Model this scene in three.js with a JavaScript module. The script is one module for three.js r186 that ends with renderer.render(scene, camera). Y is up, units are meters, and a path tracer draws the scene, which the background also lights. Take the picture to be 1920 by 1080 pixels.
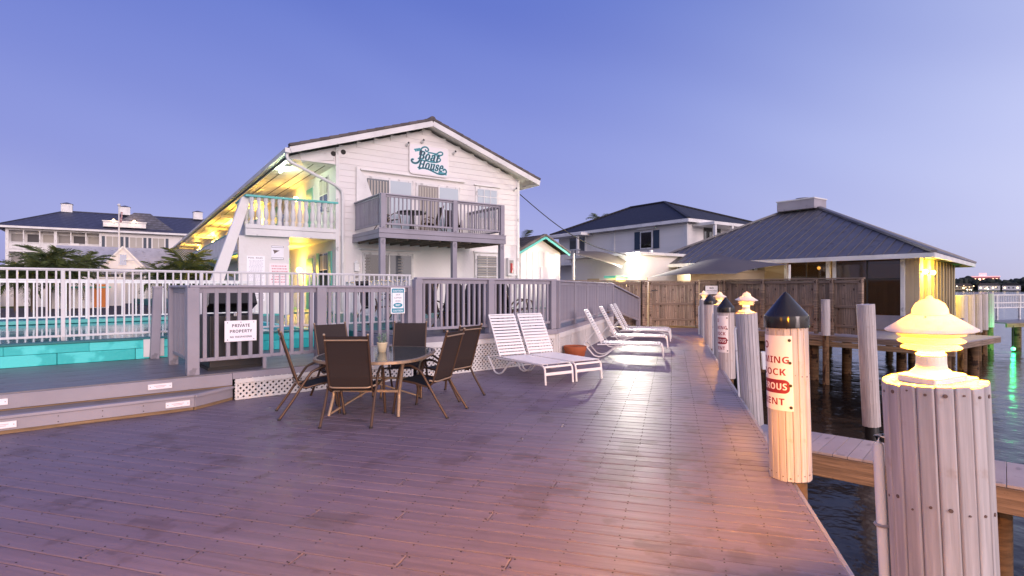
import * as THREE from 'three';
import { RoundedBoxGeometry } from 'three/addons/geometries/RoundedBoxGeometry.js';
import { mergeGeometries } from 'three/addons/utils/BufferGeometryUtils.js';

// ---------------------------------------------------------------- camera, sky, sun, exposure
const scene = new THREE.Scene();
const camera = new THREE.PerspectiveCamera(54.88, 16 / 9, 0.05, 4000);
camera.position.set(0, 1.6, 0);
camera.rotation.y = THREE.MathUtils.degToRad(16.1);
const renderer = new THREE.WebGLRenderer({ antialias: true });
renderer.toneMapping = THREE.LinearToneMapping;
renderer.toneMappingExposure = 1.0;
renderer.shadowMap.enabled = true;

const SUNSET = [0.80, 0.60];                       // where the sun went down (x, z): over the water, behind the camera
{
  const W = 1024, Hh = 512, data = new Float32Array(W * Hh * 4), lin = (c) => c.map((v) => { v /= 255; return v <= 0.04045 ? v / 12.92 : ((v + 0.055) / 1.055) ** 2.4; });
  const stops = [[-90, [70, 66, 80]], [-2, [150, 146, 186]], [0.5, [163, 160, 208]], [5, [166, 171, 226]], [12, [147, 157, 224]], [19, [128, 142, 217]], [27, [106, 125, 208]], [45, [88, 108, 194]], [90, [80, 98, 182]]].map(([e, c]) => [e, lin(c)]);
  for (let r = 0; r < Hh; r++) {
    const up = ((r + 0.5) / Hh - 0.5) * Math.PI, e = up * 180 / Math.PI;
    let k = 0; while (k < stops.length - 2 && e > stops[k + 1][0]) k++;
    const t0 = Math.min(1, Math.max(0, (e - stops[k][0]) / (stops[k + 1][0] - stops[k][0]))), base = stops[k][1].map((v, i) => v + (stops[k + 1][1][i] - v) * t0);
    for (let c = 0; c < W; c++) {
      const az = ((c + 0.5) / W - 0.5) * 2 * Math.PI, cs = Math.cos(az) * SUNSET[0] + Math.sin(az) * SUNSET[1];
      const t = Math.max(0, (cs + 0.8) / 1.8), low = e > 0 ? Math.min(1, 0.3 + 0.7 * e / 13) : 0.3, g = 1.5 * t ** 1.5 * (low + (1 - low) * Math.min(1, t * 1.4)) * (e > 0 ? Math.exp(-e / 62) : 0.12 + 0.88 * Math.exp(e / 2)), o = (r * W + c) * 4;
      const tint = [0.94 + 0.26 * t, 1.06 - 0.1 * t, 0.62 + 0.16 * t];
      const wisp = e > 0 ? 1 + 0.028 * Math.min(1, e / 6) * (Math.sin(az * 5 + e * 0.21 + 1.3 * Math.sin(az * 3.1 + e * 0.11)) * Math.sin(e * 0.33 + az * 2.3) + 0.5 * Math.sin(az * 17 + e * 0.9 + Math.sin(az * 9))) : 1;
      for (let i = 0; i < 3; i++) data[o + i] = (base[i] + g * tint[i]) * (i < 2 ? wisp : 0.5 + 0.5 * wisp);
      data[o + 3] = 1;
    }
  }
  const sky = new THREE.DataTexture(data, W, Hh, THREE.RGBAFormat, THREE.FloatType);
  sky.mapping = THREE.EquirectangularReflectionMapping; sky.magFilter = sky.minFilter = THREE.LinearFilter; sky.needsUpdate = true;
  scene.background = sky; scene.environment = sky;
}
const sun = new THREE.DirectionalLight(new THREE.Color(1, 0.79, 0.80), 1.7);     // afterglow of the set sun, broad and low
sun.position.set(48, 17, 36); sun.target.position.set(-6, 2, -12); sun.shadow.radius = 45; sun.castShadow = true;
sun.shadow.camera.left = -60; sun.shadow.camera.right = 60; sun.shadow.camera.top = 40; sun.shadow.camera.bottom = -40; sun.shadow.camera.far = 200; sun.shadow.mapSize.set(2048, 2048);
scene.add(sun, sun.target); sun.name = 'afterglow'; sun.target.name = 'afterglow_target';

// ---------------------------------------------------------------- helpers
let seed = 12345;
const rnd = () => { seed = (seed + 0x6D2B79F5) | 0; let t = Math.imul(seed ^ (seed >>> 15), 1 | seed); t = (t + Math.imul(t ^ (t >>> 7), 61 | t)) ^ t; return ((t ^ (t >>> 14)) >>> 0) / 4294967296; };
const rr = (a, b) => a + (b - a) * rnd(), R = THREE.MathUtils.degToRad, V = (x, y, z) => new THREE.Vector3(x, y, z);
const taken = new Map();
const numbered = (n) => { const k = taken.get(n) ?? 0; taken.set(n, k + 1); return k ? n + '_' + String(k).padStart(3, '0') : n; };
// frames: the dock runs along -z; the raised deck and the buildings stand at other angles
const FW = { a: 0, x: 0, z: 0 }, FD = { a: R(57), x: -6.012, z: -6.481 }, FH = { a: R(50.9), x: -10.933, z: -17.505 }, FB = { a: R(50.9), x: -76, z: -46.6 }, FX = { a: R(50.9), x: 0.925, z: -37.737 }, FT = { a: R(50.9), x: 8.633, z: -22.267 };
const toW = (F, x, z) => [F.x + x * Math.cos(F.a) + z * Math.sin(F.a), F.z - x * Math.sin(F.a) + z * Math.cos(F.a)];
function thing(name, label, category, F = FW, x = 0, y = 0, z = 0, ry = 0, group) {
  const o = new THREE.Group(), [wx, wz] = toW(F, x, z); o.name = numbered(name); scene.add(o);
  o.position.set(wx, y, wz); o.rotation.y = F.a + ry; o.userData = { label, category };
  if (group) o.userData.group = group;
  return o;
}
function structure(name, F = FW, x = 0, y = 0, z = 0, ry = 0) { const o = thing(name, '', '', F, x, y, z, ry); o.userData = { kind: 'structure' }; return o; }
function lab(o, label, group) { o.userData.label = label; if (group) o.userData.group = group; return o; }
function put(parent, name, geo, mat, x = 0, y = 0, z = 0, rx = 0, ry = 0, rz = 0) {
  const m = new THREE.Mesh(geo, mat); m.name = name; m.castShadow = m.receiveShadow = true; m.position.set(x, y, z); m.rotation.set(rx, ry, rz); parent.add(m); return m;
}
function copyOf(o, label, F, x, y, z, ry = 0) { const c = o.clone(); c.name = numbered(o.name.replace(/_\d{3}$/, '')); c.userData = { ...o.userData }; if (label) c.userData.label = label; scene.add(c); const [wx, wz] = toW(F, x, z); c.position.set(wx, y, wz); c.rotation.y = F.a + ry; return c; }
function metreUV(g, ou = 0, ov = 0, swap = false) {
  const p = g.attributes.position, n = g.attributes.normal, uv = new Float32Array(p.count * 2);
  for (let i = 0; i < p.count; i++) {
    const ax = Math.abs(n.getX(i)), ay = Math.abs(n.getY(i)), az = Math.abs(n.getZ(i)), x = p.getX(i), y = p.getY(i), z = p.getZ(i);
    let u, v; if (ax > ay && ax > az) { u = z; v = y; } else if (ay > az) { u = x; v = z; } else { u = x; v = y; }
    if (swap) [u, v] = [v, u];
    uv[i * 2] = u + ou; uv[i * 2 + 1] = v + ov;
  }
  g.setAttribute('uv', new THREE.BufferAttribute(uv, 2)); return g;
}
const cache = new Map();
const memo = (k, f) => { if (!cache.has(k)) cache.set(k, f()); return cache.get(k); };
const bx = (w, h, d, v = 0) => memo(['b', w, h, d, v].map((q) => +q.toFixed?.(4) || q).join(), () => metreUV(new THREE.BoxGeometry(w, h, d), v * 0.37, v * 0.61));
const vx = (w, h, d, v = 0) => memo(['v', w, h, d, v].join(), () => metreUV(new THREE.BoxGeometry(w, h, d), v * 0.37, v * 0.61, true));     // grain along the height
const rb = (w, h, d, r = 0.006, v = 0) => memo(['r', w, h, d, r, v].join(), () => metreUV(new RoundedBoxGeometry(w, h, d, 1, Math.min(r, w / 2.1, h / 2.1, d / 2.1)), v * 0.37, v * 0.61));
const cy = (r0, r1, h, n = 12) => memo(['c', r0, r1, h, n].join(), () => new THREE.CylinderGeometry(r0, r1, h, n));
const lathe = (pts, n = 16) => new THREE.LatheGeometry(pts.map(([x, y]) => new THREE.Vector2(x, y)), n);
const tube = (pts, r, n = 24, k = 8) => new THREE.TubeGeometry(new THREE.CatmullRomCurve3(pts.map((p) => V(...p)), false, 'catmullrom', 0.2), n, r, k);
const move = (g, x, y, z, rx = 0, ry = 0, rz = 0) => g.clone().applyMatrix4(new THREE.Matrix4().compose(V(x, y, z), new THREE.Quaternion().setFromEuler(new THREE.Euler(rx, ry, rz)), V(1, 1, 1)));
const merge = (a) => mergeGeometries(a.map((g) => { const q = g.index ? g.toNonIndexed() : g.clone(); for (const k of Object.keys(q.attributes)) if (!['position', 'normal', 'uv'].includes(k)) q.deleteAttribute(k); return q; }));
function bar(a, b, w, t) {           // a box from point a to point b, its width w level
  const A = V(...a), B = V(...b), d = B.clone().sub(A), L = d.length(), g = new THREE.BoxGeometry(L, t, w), x = d.normalize();
  let z = V(0, 1, 0).cross(x).multiplyScalar(-1); if (z.lengthSq() < 1e-6) z = V(0, 0, 1); z.normalize(); const y = z.clone().cross(x);
  return metreUV(g).applyMatrix4(new THREE.Matrix4().makeBasis(x, y, z).setPosition(A.add(B).multiplyScalar(0.5)));
}
function prism(pts, depth, bevel = 0) { // outline in x-y, extruded along +z
  const s = new THREE.Shape(pts.map(([x, y]) => new THREE.Vector2(x, y)));
  return metreUV(new THREE.ExtrudeGeometry(s, { depth, bevelEnabled: bevel > 0, bevelSize: bevel, bevelThickness: bevel, bevelSegments: 1, steps: 1 }));
}
const flat = (pts, h) => { const s = new THREE.Shape(pts.map(([x, z]) => new THREE.Vector2(x, -z))); return metreUV(new THREE.ExtrudeGeometry(s, { depth: h, bevelEnabled: false }).rotateX(-Math.PI / 2)); };  // outline in x-z, h thick, from y = 0 up

// ---------------------------------------------------------------- textures
function noiseGrid(n) { const g = new Float32Array(n * n); for (let i = 0; i < g.length; i++) g[i] = rnd(); return g; }
function fbm(N, f0, oct, sx = 1, sy = 1) {     // tiling value noise, 0..1
  const out = new Float32Array(N * N); let amp = 1, tot = 0, f = f0;
  for (let o = 0; o < oct; o++, f *= 2, amp *= 0.55) {
    const gx = Math.max(2, Math.round(f * sx)), gy = Math.max(2, Math.round(f * sy)), g = new Float32Array(gx * gy); for (let i = 0; i < g.length; i++) g[i] = rnd();
    for (let y = 0; y < N; y++) {
      const v = y / N * gy, y0 = Math.floor(v), ty = v - y0, sy2 = ty * ty * (3 - 2 * ty), ya = (y0 % gy) * gx, yb = ((y0 + 1) % gy) * gx;
      for (let x = 0; x < N; x++) {
        const u = x / N * gx, x0 = Math.floor(u), tx = u - x0, s = tx * tx * (3 - 2 * tx), xa = x0 % gx, xb = (x0 + 1) % gx;
        const a = g[ya + xa] + (g[ya + xb] - g[ya + xa]) * s, b = g[yb + xa] + (g[yb + xb] - g[yb + xa]) * s;
        out[y * N + x] += amp * (a + (b - a) * sy2);
      }
    }
    tot += amp;
  }
  for (let i = 0; i < out.length; i++) out[i] /= tot;
  return out;
}
function tex(N, metres, fn, srgb = false) {
  const d = new Uint8Array(N * N * 4);
  for (let i = 0; i < N * N; i++) { const c = fn(i, i % N, (i / N) | 0), q = Array.isArray(c) ? c : [c, c, c]; for (let k = 0; k < 3; k++) d[i * 4 + k] = Math.max(0, Math.min(255, q[k] * 255)); d[i * 4 + 3] = 255; }
  const t = new THREE.DataTexture(d, N, N, THREE.RGBAFormat); t.wrapS = t.wrapT = THREE.RepeatWrapping; t.magFilter = THREE.LinearFilter; t.minFilter = THREE.LinearMipmapLinearFilter; t.generateMipmaps = true;
  t.repeat.set(1 / metres, 1 / metres); if (srgb) t.colorSpace = THREE.SRGBColorSpace; t.needsUpdate = true; return t;
}
const sm = (a, b, x) => { const t = Math.max(0, Math.min(1, (x - a) / (b - a))); return t * t * (3 - 2 * t); };
const n512 = fbm(512, 4, 6), n512b = fbm(512, 9, 5), streak = fbm(512, 3, 6, 1, 26), streakV = fbm(512, 3, 6, 26, 1), n1k = fbm(1024, 14, 6), n1kb = fbm(1024, 34, 5), n1kc = fbm(1024, 5, 4), streak1k = fbm(1024, 8, 6, 1, 24);
const deckMap = tex(1024, 6.7, (i) => { const s = sm(0.575, 0.64, n1k[i] * 0.5 + n1kb[i] * 0.5), s2 = sm(0.62, 0.72, n1kb[i]) * 0.6; const v = 0.83 + 0.2 * (streak1k[i] - 0.5) + 0.07 * (n1kc[i] - 0.5) - 0.07 * s - 0.04 * s2; return [v, v * (1 - 0.02 * s), v * (1 - 0.04 * s)]; }, true);
const deckRough = tex(1024, 6.7, (i) => 0.57 + 0.1 * (n1kb[i] - 0.5));
const grainBump = tex(512, 0.9, (i) => 0.5 + 0.9 * (streak[i] - 0.5));
const paintMap = tex(512, 1.7, (i) => 0.93 + 0.16 * (n512[i] - 0.5) - 0.16 * sm(0.66, 0.76, n512b[i]), true);
const paintBump = tex(512, 0.7, (i) => 0.5 + 0.5 * (n512b[i] - 0.5) + 0.5 * (streakV[i] - 0.5));
const stuccoMap = tex(512, 2.6, (i) => { const d = 0.35 * n512[i] + 0.3 * sm(0.62, 0.8, n512b[i]); return [0.99 - 0.05 * d, 0.99 - 0.06 * d, 0.99 - 0.075 * d]; }, true);
const stuccoBump = tex(512, 0.5, (i) => n512b[i]);
const woodMap = tex(512, 1.3, (i, x, y) => { const v = 0.78 + 0.6 * (streak[i] - 0.5) + 0.25 * (n512[i] - 0.5); const k = sm(0.68, 0.76, n512b[i]); return [v * (1 - 0.5 * k), v * 0.93 * (1 - 0.58 * k), v * 0.84 * (1 - 0.62 * k)]; }, true);
const rustMap = tex(512, 1.1, (i) => { const k = sm(0.66, 0.8, n512b[i]) * 0.45, v = 0.93 + 0.12 * (n512[i] - 0.5); return [v - 0.1 * k, v - 0.16 * k, v - 0.2 * k]; }, true);
const slatMap = tex(512, 1.1, (i) => { const k = sm(0.70, 0.82, n512b[i]) * 0.5, v = 0.92 + 0.3 * (streak[i] - 0.5) + 0.1 * (n512[i] - 0.5); return [v - 0.1 * k, v - 0.17 * k, v - 0.22 * k]; }, true);
const rope = tex(512, 1.0, (i) => 0.75 + 0.5 * (n512b[i] - 0.5));
const poolMap = tex(512, 2.3, (i) => { const k = sm(0.5, 0.58, n512[i]), d = sm(0.7, 0.78, n512b[i]); return [(0.45 + 0.35 * k) * (1 - 0.3 * d), 0.86 + 0.12 * k - 0.15 * d, 0.86 + 0.12 * k - 0.15 * d]; }, true);
const waveBump = tex(512, 5.2, (i) => n512[i] * 0.7 + n512b[i] * 0.3);
const tileBump = tex(512, 1.2, (i, x, y) => { const u = (x / 512 * 4) % 1, v = (y / 512 * 4) % 1; return 0.25 + 0.55 * Math.sin(Math.PI * u) * (0.4 + 0.6 * v) + 0.1 * n512b[i]; });
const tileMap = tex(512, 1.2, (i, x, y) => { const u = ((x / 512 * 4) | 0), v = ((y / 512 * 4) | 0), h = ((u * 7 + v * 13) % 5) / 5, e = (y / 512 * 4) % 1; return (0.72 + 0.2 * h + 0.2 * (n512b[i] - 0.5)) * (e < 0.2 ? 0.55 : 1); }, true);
const mesh2 = tex(256, 0.02, (i, x, y) => 0.7 + 0.3 * Math.sin(x / 256 * Math.PI * 16) * Math.sin(y / 256 * Math.PI * 16));

// ---------------------------------------------------------------- materials (linear base colours)
function mk(r, g, b, rough = 0.7, o = {}) { const { physical, ...p } = o, m = physical ? new THREE.MeshPhysicalMaterial({ roughness: rough, ...p }) : new THREE.MeshStandardMaterial({ roughness: rough, ...p }); m.color.setRGB(r, g, b); return m; }
const M = {
  deck: [0, 3, 1, 5, 2, 4].map((k) => mk(0.262 + 0.005 * k, 0.215 + 0.004 * k, 0.29 + 0.0055 * k, 0.82 + 0.03 * (k % 3), { physical: true, specularIntensity: 0.8, map: deckMap, roughnessMap: deckRough, bumpMap: grainBump, bumpScale: 0.0025 })),
  dark: mk(0.03, 0.028, 0.026, 0.8), screw: mk(0.045, 0.035, 0.03, 0.5, { metalness: 0.4 }),
  upper: mk(0.25, 0.235, 0.26, 0.75, { map: deckMap, roughnessMap: deckRough, bumpMap: grainBump, bumpScale: 0.002 }),
  taupe: [0, 1, 2].map((k) => mk(0.325 + 0.02 * k, 0.305 + 0.019 * k, 0.35 + 0.021 * k, 0.55, { map: paintMap, bumpMap: paintBump, bumpScale: 0.0012 })),
  white: mk(0.78, 0.77, 0.75, 0.5, { map: paintMap }), whiteGloss: mk(0.80, 0.80, 0.79, 0.3), vinyl: mk(0.74, 0.74, 0.75, 0.35, { map: paintMap }),
  stucco: mk(0.80, 0.775, 0.75, 0.85, { map: stuccoMap, bumpMap: stuccoBump, bumpScale: 0.003 }),
  siding: [0, 1, 2].map((k) => mk(0.79 - 0.015 * k, 0.765 - 0.012 * k, 0.745 - 0.012 * k, 0.6, { map: stuccoMap })),
  nail: mk(0.16, 0.10, 0.08, 0.6),
  teal: mk(0.10, 0.50, 0.45, 0.45, { map: paintMap }), tealDeck: mk(0.02, 0.20, 0.20, 0.55, { map: paintMap }), pool: mk(0.12, 0.74, 0.70, 0.5, { map: poolMap, bumpMap: stuccoBump, bumpScale: 0.004 }),
  mortar: mk(0.03, 0.16, 0.16, 0.9),
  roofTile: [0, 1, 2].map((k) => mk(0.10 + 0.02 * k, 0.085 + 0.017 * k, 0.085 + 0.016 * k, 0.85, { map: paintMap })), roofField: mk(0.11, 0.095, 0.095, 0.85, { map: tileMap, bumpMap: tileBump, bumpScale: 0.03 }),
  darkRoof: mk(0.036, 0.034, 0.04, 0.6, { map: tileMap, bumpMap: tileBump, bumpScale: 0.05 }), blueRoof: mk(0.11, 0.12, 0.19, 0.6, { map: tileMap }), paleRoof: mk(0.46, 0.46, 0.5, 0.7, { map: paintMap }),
  metalRoof: mk(0.155, 0.15, 0.165, 0.45, { map: paintMap, metalness: 0.25 }),
  fence: [0, 1, 2, 3, 4].map((k) => mk(0.30 + 0.04 * ((k * 2) % 5), 0.255 + 0.033 * ((k * 2) % 5), 0.235 + 0.03 * ((k * 2) % 5), 0.85, { map: woodMap, bumpMap: grainBump, bumpScale: 0.004 })),
  rawWood: mk(0.42, 0.33, 0.23, 0.85, { map: woodMap, bumpMap: grainBump, bumpScale: 0.004 }), log: mk(0.20, 0.13, 0.075, 0.9, { map: woodMap, bumpMap: grainBump, bumpScale: 0.01 }), blackSleeve: mk(0.02, 0.02, 0.022, 0.45, { map: rustMap }),
  slat: [0, 1, 2].map((k) => mk(0.56 + 0.03 * k, 0.505 + 0.03 * k, 0.50 + 0.028 * k, 0.55, { map: slatMap, bumpMap: grainBump, bumpScale: 0.0025 })),
  bronze: mk(0.12, 0.075, 0.05, 0.38, { metalness: 0.55 }), paleBronze: mk(0.38, 0.28, 0.19, 0.42, { metalness: 0.45 }), sling: mk(0.04, 0.026, 0.023, 0.8, { map: mesh2 }), slingSeat: mk(0.012, 0.012, 0.015, 0.8, { map: mesh2 }),
  black: mk(0.022, 0.021, 0.022, 0.4), blackGloss: mk(0.018, 0.017, 0.018, 0.14), cloth: mk(0.035, 0.028, 0.03, 0.92), metal: mk(0.5, 0.5, 0.5, 0.35, { metalness: 0.8 }),
  strap: mk(0.82, 0.81, 0.80, 0.42), tableGlass: mk(0.55, 0.68, 0.66, 0.06, { physical: true, transmission: 0.85, ior: 1.5, thickness: 0, map: rope }),
  terracotta: mk(0.42, 0.11, 0.04, 0.75, { map: rustMap, bumpMap: stuccoBump, bumpScale: 0.003 }), soil: mk(0.05, 0.035, 0.025, 0.95), cream: mk(0.66, 0.56, 0.36, 0.5), sprig: mk(0.20, 0.28, 0.22, 0.7, { side: THREE.DoubleSide }),
  pane: mk(0.09, 0.10, 0.115, 0.05, { physical: true, ior: 1.85 }), paneMatte: mk(0.05, 0.045, 0.05, 0.55), paneDark: mk(0.015, 0.013, 0.012, 0.05, { physical: true, ior: 1.9 }), paneSkyTint: mk(0.36, 0.43, 0.48, 0.06, { physical: true, ior: 2.0 }), paneBlue: mk(0.06, 0.11, 0.22, 0.08, { physical: true, ior: 1.5 }), blind: mk(0.30, 0.28, 0.26, 0.6), curtain: mk(0.44, 0.41, 0.36, 0.85),  // sky reflection of the upper front panes is put into their pale colour
  tikiGlass: mk(0.32, 0.25, 0.17, 0.04, { physical: true, transmission: 0.94, thickness: 0, ior: 1.6 }), navy: mk(0.02, 0.04, 0.07, 0.5), shutterTeal: mk(0.12, 0.46, 0.36, 0.5), beige: mk(0.52, 0.42, 0.27, 0.7, { map: stuccoMap }), tan: mk(0.45, 0.36, 0.22, 0.75, { map: stuccoMap }), sail: mk(0.17, 0.14, 0.10, 0.85, { side: THREE.DoubleSide }), sailGrey: mk(0.10, 0.09, 0.10, 0.85, { side: THREE.DoubleSide }),
  asphalt: mk(0.055, 0.052, 0.06, 0.9, { map: paintMap }), concrete: mk(0.30, 0.28, 0.26, 0.85, { map: stuccoMap }), ground: mk(0.16, 0.14, 0.11, 0.95, { map: stuccoMap }), grass: mk(0.05, 0.07, 0.03, 0.95),
  frond: [0, 1, 2].map((k) => mk(0.045 + 0.02 * k, 0.07 + 0.022 * k, 0.022 + 0.006 * k, 0.7, { side: THREE.DoubleSide })), trunk: mk(0.17, 0.13, 0.10, 0.9, { map: woodMap }), farTree: mk(0.022, 0.03, 0.024, 0.95),
  water: mk(0.011, 0.009, 0.008, 0.12, { physical: true, specularIntensity: 0.32, bumpMap: waveBump, bumpScale: 0.06 }), poolWater: mk(0.012, 0.26, 0.29, 0.1, { physical: true, specularIntensity: 0.4, bumpMap: waveBump, bumpScale: 0.012 }),
  lampShade: mk(0.86, 0.83, 0.76, 0.75, { physical: true, transmission: 0.17, thickness: 0, side: THREE.DoubleSide }), lampDome: mk(0.86, 0.80, 0.66, 0.75, { physical: true, transmission: 0.02, thickness: 0, side: THREE.DoubleSide }), lampBody: mk(0.80, 0.78, 0.74, 0.45),
  red: mk(0.45, 0.02, 0.02, 0.4), pinkWall: mk(0.70, 0.25, 0.24, 0.8), roofRed: mk(0.22, 0.07, 0.05, 0.8), orange: mk(0.6, 0.18, 0.03, 0.6),
};
const glow = (r, g, b, s) => { const m = new THREE.MeshStandardMaterial({ emissiveIntensity: s, roughness: 0.6 }); m.color.setRGB(0.9, 0.9, 0.85); m.emissive.setRGB(r, g, b); return m; };
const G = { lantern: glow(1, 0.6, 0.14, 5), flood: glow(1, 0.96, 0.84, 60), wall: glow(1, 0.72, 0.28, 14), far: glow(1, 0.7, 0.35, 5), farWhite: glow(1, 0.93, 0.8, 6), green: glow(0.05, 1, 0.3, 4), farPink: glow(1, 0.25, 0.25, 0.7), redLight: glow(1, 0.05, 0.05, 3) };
function lamp(o, r, g, b, power, x, y, z, soft = 2) { const l = new THREE.PointLight(new THREE.Color(r, g, b), power); l.position.set(x, y, z); l.castShadow = true; l.shadow.radius = soft; l.name = 'lamp_light'; o.add(l); return l; }
function canvasMat(w, h, draw, rough = 0.45) { const c = document.createElement('canvas'); c.width = w; c.height = h; const x = c.getContext('2d'); draw(x, w, h); const t = new THREE.CanvasTexture(c); t.colorSpace = THREE.SRGBColorSpace; t.anisotropy = 8; const m = new THREE.MeshStandardMaterial({ map: t, roughness: rough }); return m; }
const face = (w, h) => new THREE.PlaneGeometry(w, h);

// ================================================================ SETTING
{ // water, land, parking
  const w = new THREE.PlaneGeometry(5000, 5000).rotateX(-Math.PI / 2); metreUV(w);
  const o = put(scene, 'water', w, M.water, 0, -1.6, 0); o.userData = { kind: 'structure' };
  const land = put(scene, 'ground', flat([[-0.6, 60], [-0.6, -24.2], [2.2, -26.5], [6.5, -33], [16, -60], [60, -140], [40, -320], [-500, -320], [-500, 60]], 2.6), M.ground, 0, -2.8, 0); land.userData = { kind: 'structure' };
  const pk = structure('parking_lot', FD); put(pk, 'asphalt', flat([[-70, -13.2], [4.4, -13.2], [4.4, -70], [-70, -70]], 0.5), M.asphalt, 0, -0.2, 0);
  put(pk, 'verge', flat([[-70, -40], [-2, -40], [-2, -42], [-70, -42]], 0.08), M.grass, 0, 0.3, 0);
}
const edgeX = 0.95;
{ // main deck: boards run across the dock, screws over every joist
  const dk = structure('deck'), P = 0.149, rows = Math.floor((1.0 + 23.3) / P), screws = [];
  for (let i = 0; i < rows; i++) {
    const z = 1.0 - P * (i + 0.5);
    let x0 = z > -6.3 ? -12 + 0.305 * (i % 3) : z > -11.75 ? -6.012 + (-6.481 - z) * 0.649 - 0.9 : -2.95;
    const cuts = [x0]; if (z > -8.5) cuts.push(-0.915 - 0.305 * ((i * 7) % 9)); cuts.push(edgeX);
    for (let k = 0; k < cuts.length - 1; k++) {
      const L = cuts[k + 1] - cuts[k] - 0.003, cx = (cuts[k] + cuts[k + 1]) / 2, g = new RoundedBoxGeometry(L, 0.03, 0.1448, 2, 0.0085);
      metreUV(g, cx, z); put(dk, 'board', g, M.deck[(i * 5 + k * 2 + ((i * i) >> 3)) % 6], cx, -0.015 + rr(-0.0012, 0.0012), z);
    }
    if (z > -15) for (let j = 0; j < 36; j++) {
      const x = edgeX - 0.05 - 0.305 * j; if (x < x0 + 0.1) break;
      for (const s of [-1, 1]) screws.push([x + rr(-0.006, 0.006), z + s * 0.052 + rr(-0.004, 0.004)]);
      if (cuts.length === 3 && Math.abs(x - cuts[1]) < 0.16) for (const s of [-1, 1]) screws.push([cuts[1] - 0.025, z + s * 0.05], [cuts[1] + 0.025, z + s * 0.05]);
    }
  }
  const im = new THREE.InstancedMesh(new THREE.CylinderGeometry(0.0056, 0.0056, 0.003, 7), M.screw, screws.length), m4 = new THREE.Matrix4();
  screws.forEach(([x, z], i) => im.setMatrixAt(i, m4.makeTranslation(x, 0.0008, z))); im.name = 'screws'; im.userData.kind = 'stuff'; dk.add(im);
  put(dk, 'edge_board', rb(0.03, 0.19, 24.3, 0.004), M.taupe[1], edgeX + 0.018, -0.105, -11.15);
  for (let k = 0; k < 11; k++) put(dk, 'joist', bx(0.05, 0.16, 24), M.log, edgeX - 0.06 - k * 0.305 * 2, -0.115, -11.1);
  for (let z = 0.5; z > -23; z -= 3.1) put(dk, 'support_pile', cy(0.13, 0.14, 2.4, 12), M.log, edgeX - 0.5, -1.4, z);
}
function boards(parent, x0, x1, z0, z1, top, mat, w = 0.14, along = 'x') {
  const n = Math.round((z1 - z0) / w);
  for (let i = 0; i < n; i++) put(parent, 'board', rb(x1 - x0, 0.03, (z1 - z0) / n - 0.004, 0.004, i % 4), mat, (x0 + x1) / 2, top - 0.015 + rr(-0.001, 0.001), z0 + (z1 - z0) * (i + 0.5) / n);
}
{ // raised landing with its two steps
  const o = structure('landing', FD); boards(o, -9, 2.93, -2.62, -0.03, 0.40, M.upper);
  for (const z of [-0.6, -1.3, -2.0, -2.5]) put(o, 'joist', bx(11.9, 0.16, 0.05), M.log, -3.05, 0.285, z);
  const t = structure('step', FD), bl = [[-9, 0.36], [-0.55, 0.36], [0, -0.02], [-9, -0.02]];
  put(t, 'tread', flat(bl, 0.03), M.upper, 0, 0.17, 0);
  put(t, 'tread_nosing', rb(8.45, 0.036, 0.09, 0.008), M.taupe[2], -4.775, 0.187, 0.335);
  put(t, 'riser_board', rb(8.45, 0.125, 0.028, 0.004), M.taupe[1], -4.775, 0.105, 0.352);
  put(t, 'kick_board', rb(8.42, 0.04, 0.026, 0.004), M.rawWood, -4.77, 0.021, 0.338);
  const L = Math.hypot(0.55, 0.38), a = Math.atan2(0.38, 0.55);
  for (const [n, h, y, d, m] of [['tread_nosing', 0.036, 0.187, 0.07, M.taupe[2]], ['riser_board', 0.125, 0.105, 0.028, M.taupe[0]], ['kick_board', 0.04, 0.021, 0.024, M.rawWood]]) put(t, n, rb(L, h, d, 0.004), m, -0.275, y, 0.165, 0, a);
  put(o, 'riser_board', rb(9, 0.165, 0.03, 0.004), M.taupe[1], -4.5, 0.30, -0.012);
  put(o, 'riser_board', rb(9, 0.04, 0.026, 0.004), M.rawWood, -4.5, 0.193, -0.018);
  for (let k = 0; k < 9; k++) for (const y of [0.07, 0.135]) put(t, 'screw', cy(0.006, 0.006, 0.008, 8), M.screw, -0.7 - k * 0.41, y, 0.367, Math.PI / 2);
  put(o, 'edge_board', rb(2.93, 0.09, 0.03, 0.004), M.taupe[1], 1.47, 0.345, -0.012);
}
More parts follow.
